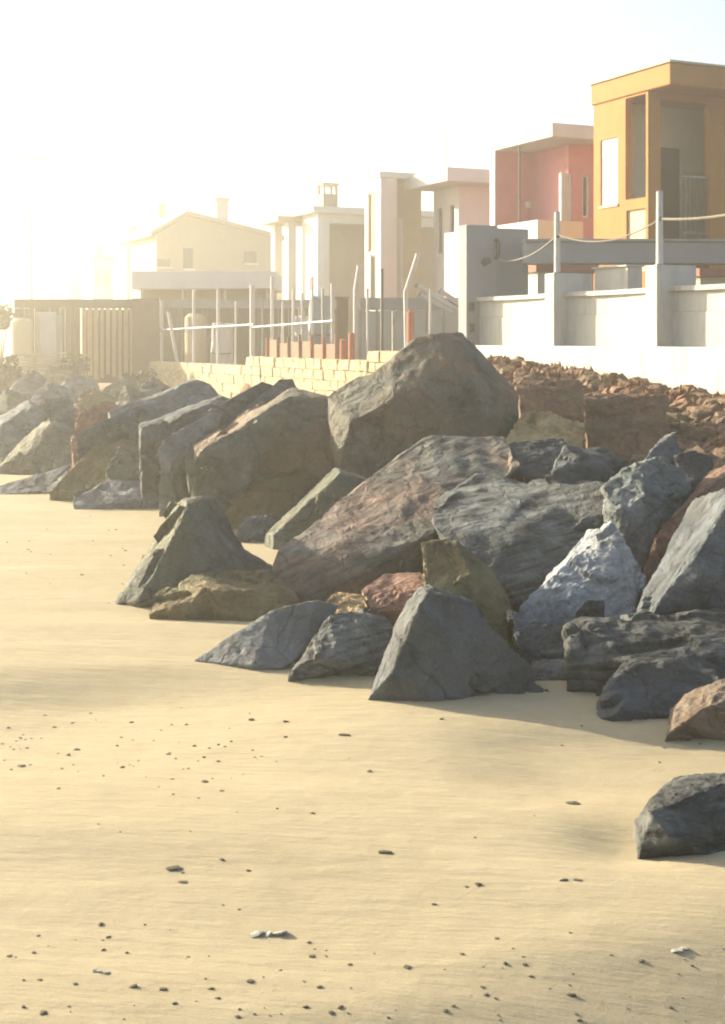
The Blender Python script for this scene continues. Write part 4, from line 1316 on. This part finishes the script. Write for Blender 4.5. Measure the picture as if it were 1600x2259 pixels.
# ------------------------------------------------------------------ pebbles on the sand
GPB = 'pebbles scattered on the sand'
peb_meshes = []
for k in range(7):
    me = clod_mesh(900 + k, 9, .55)
    bm = bmesh.new(); bm.from_mesh(me)
    bmesh.ops.bevel(bm, geom=list(bm.edges), offset=.08, segments=1, affect='EDGES')
    bm.to_mesh(me); bm.free()
    me.name = 'pebble'; me.materials.append(M['pebble'])
    peb_meshes.append(me)
def pebble(px, py, wpx, label='small dark pebble lying on the open sand', asp=1.0):
    d = EYE * FPX / (py - HZ)
    for _ in range(3):
        x = (px - CX) * d / FPX
        d = (EYE - ground(x, d)) * FPX / (py - HZ)
    x = (px - CX) * d / FPX
    s = wpx * .78 * d / FPX / 2
    o = bpy.data.objects.new('pebble', rnd.choice(peb_meshes))
    COL.objects.link(o)
    o.scale = (s * asp, s * rnd.uniform(.7, 1.1), s * rnd.uniform(.35, .7))
    o.rotation_euler = (0, 0, rnd.uniform(-.5, .5) if asp > 1.2 else rnd.uniform(0, 6.28))
    o.location = (x, d, ground(x, d) + s * .12)
    tag(o, label, 'pebble', GPB)
    return o
BIG = [(170,1654,24),(152,1666,18),(48,1690,26),(270,1693,18),(372,1664,18),(430,1646,17),(450,1671,15),(482,1680,15),(452,1725,24),(490,1745,16),(555,1588,22),(628,1592,26),(290,1594,17),(690,1794,20),(490,1897,20),(548,1921,16),(222,2040,28),(240,2068,20),(682,2080,18),(688,2110,24),(772,2128,18),(88,2162,18),(166,2171,18),(295,2178,32),(360,2183,26),(465,2182,22),(480,2203,20),(385,2214,18),(553,2165,28),(705,2178,22),(675,2222,20),(752,2223,22),(730,2234,22),(525,2243,20),(52,2222,18),(95,2235,28),(974,1587,20),(817,1703,22),(1055,1952,28),(1030,1957,16),(958,1995,16),(1097,2071,18),(898,2134,28),(1020,2105,18),(1115,2126,20),(1157,2128,18),(1172,2155,18),(1415,2122,26),(1065,2178,16),(1073,2195,18),(1262,2197,30),(983,2231,22),(1278,2253,20),(1478,2224,18),(1000,2220,16),(1465,1650,14),(1455,1682,14),(1545,1642,16),(630,1626,14),(510,1636,13),(45,1628,16),(18,1606,16),(120,1604,14),(160,1595,12),(85,2065,14),(20,2110,22),(75,2102,18),(280,2102,16),(228,2096,16),(1240,1645,12)]
for (a, b, c) in BIG: pebble(a, b, c)
for (a, b, c) in ((760,1622,34),(385,1917,46),(850,1881,40),(1245,1942,26),(1275,1942,26),(1265,1773,40),(405,1947,30)):
    pebble(a, b, c * .8, 'thin flat dark fragment lying on the open sand', 1.5)['group'] = 'flat fragments on the sand'
for _ in range(150):
    u = rnd.random()
    if u < .45: px, py = rnd.uniform(0, 620), rnd.gauss(1670, 60)
    elif u < .8: px, py = rnd.uniform(0, 1600), rnd.uniform(2050, 2255)
    elif u < .9: px, py = rnd.uniform(0, 280), rnd.uniform(1130, 1300)
    else: px, py = rnd.uniform(0, 1400), rnd.uniform(1600, 2050)
    if py < 1560 and u < .45: continue
    pebble(px, py, rnd.uniform(6, 13), 'tiny pebble lying on the open sand')['group'] = 'tiny pebbles on the sand'
# shells
def shell(px, py, wpx, label):
    d = (EYE - ground(0, 5)) * FPX / (py - HZ); x = (px - CX) * d / FPX
    e = empty('shell_cluster', (x, d, ground(x, d))); tag(e, label, 'shells', 'shell fragments on the sand')
    s = wpx * d / FPX / 2
    for k in range(3):
        o = bpy.data.objects.new('shell', link_shell[k % len(link_shell)])
        COL.objects.link(o); o.parent = e
        q = s * rnd.uniform(.35, .6)
        o.scale = (q, q * .7, q * .45); o.location = ((k - 1) * s * .6, rnd.uniform(-.3, .3) * s, q * .15)
        o.rotation_euler = (rnd.uniform(-.3, .3), rnd.uniform(-.3, .3), rnd.uniform(0, 6))
link_shell = []
for k in range(3):
    me = clod_mesh(970 + k, 12, .5); me.name = 'shell'; me.materials.append(M['shell']); link_shell.append(me)
shell(592, 2057, 80, 'long cluster of whitish shell pieces near the bottom middle of the sand')
shell(222, 2141, 44, 'whitish shell pieces near the bottom left of the sand')
shell(1500, 2084, 46, 'pale shell pieces in the shaded sand at the bottom right')

# ------------------------------------------------------------------ haze
hm = bpy.data.materials.new('haze_volume')
hm.use_nodes = True
hn = hm.node_tree.nodes
for n_ in list(hn):
    if n_.type == 'BSDF_PRINCIPLED': hn.remove(n_)
vol = hn.new('ShaderNodeVolumePrincipled')
vol.inputs['Color'].default_value = (.95, .925, .82, 1)
vol.inputs['Density'].default_value = .0052
vol.inputs['Anisotropy'].default_value = .74
hm.node_tree.links.new(vol.outputs['Volume'], hn['Material Output'].inputs['Volume'])
hz = MB().box(-575, 575, -575, 575, -2.2, 17).build('haze', hm)
tag(hz, 'warm sea haze over the whole beach', kind='stuff')
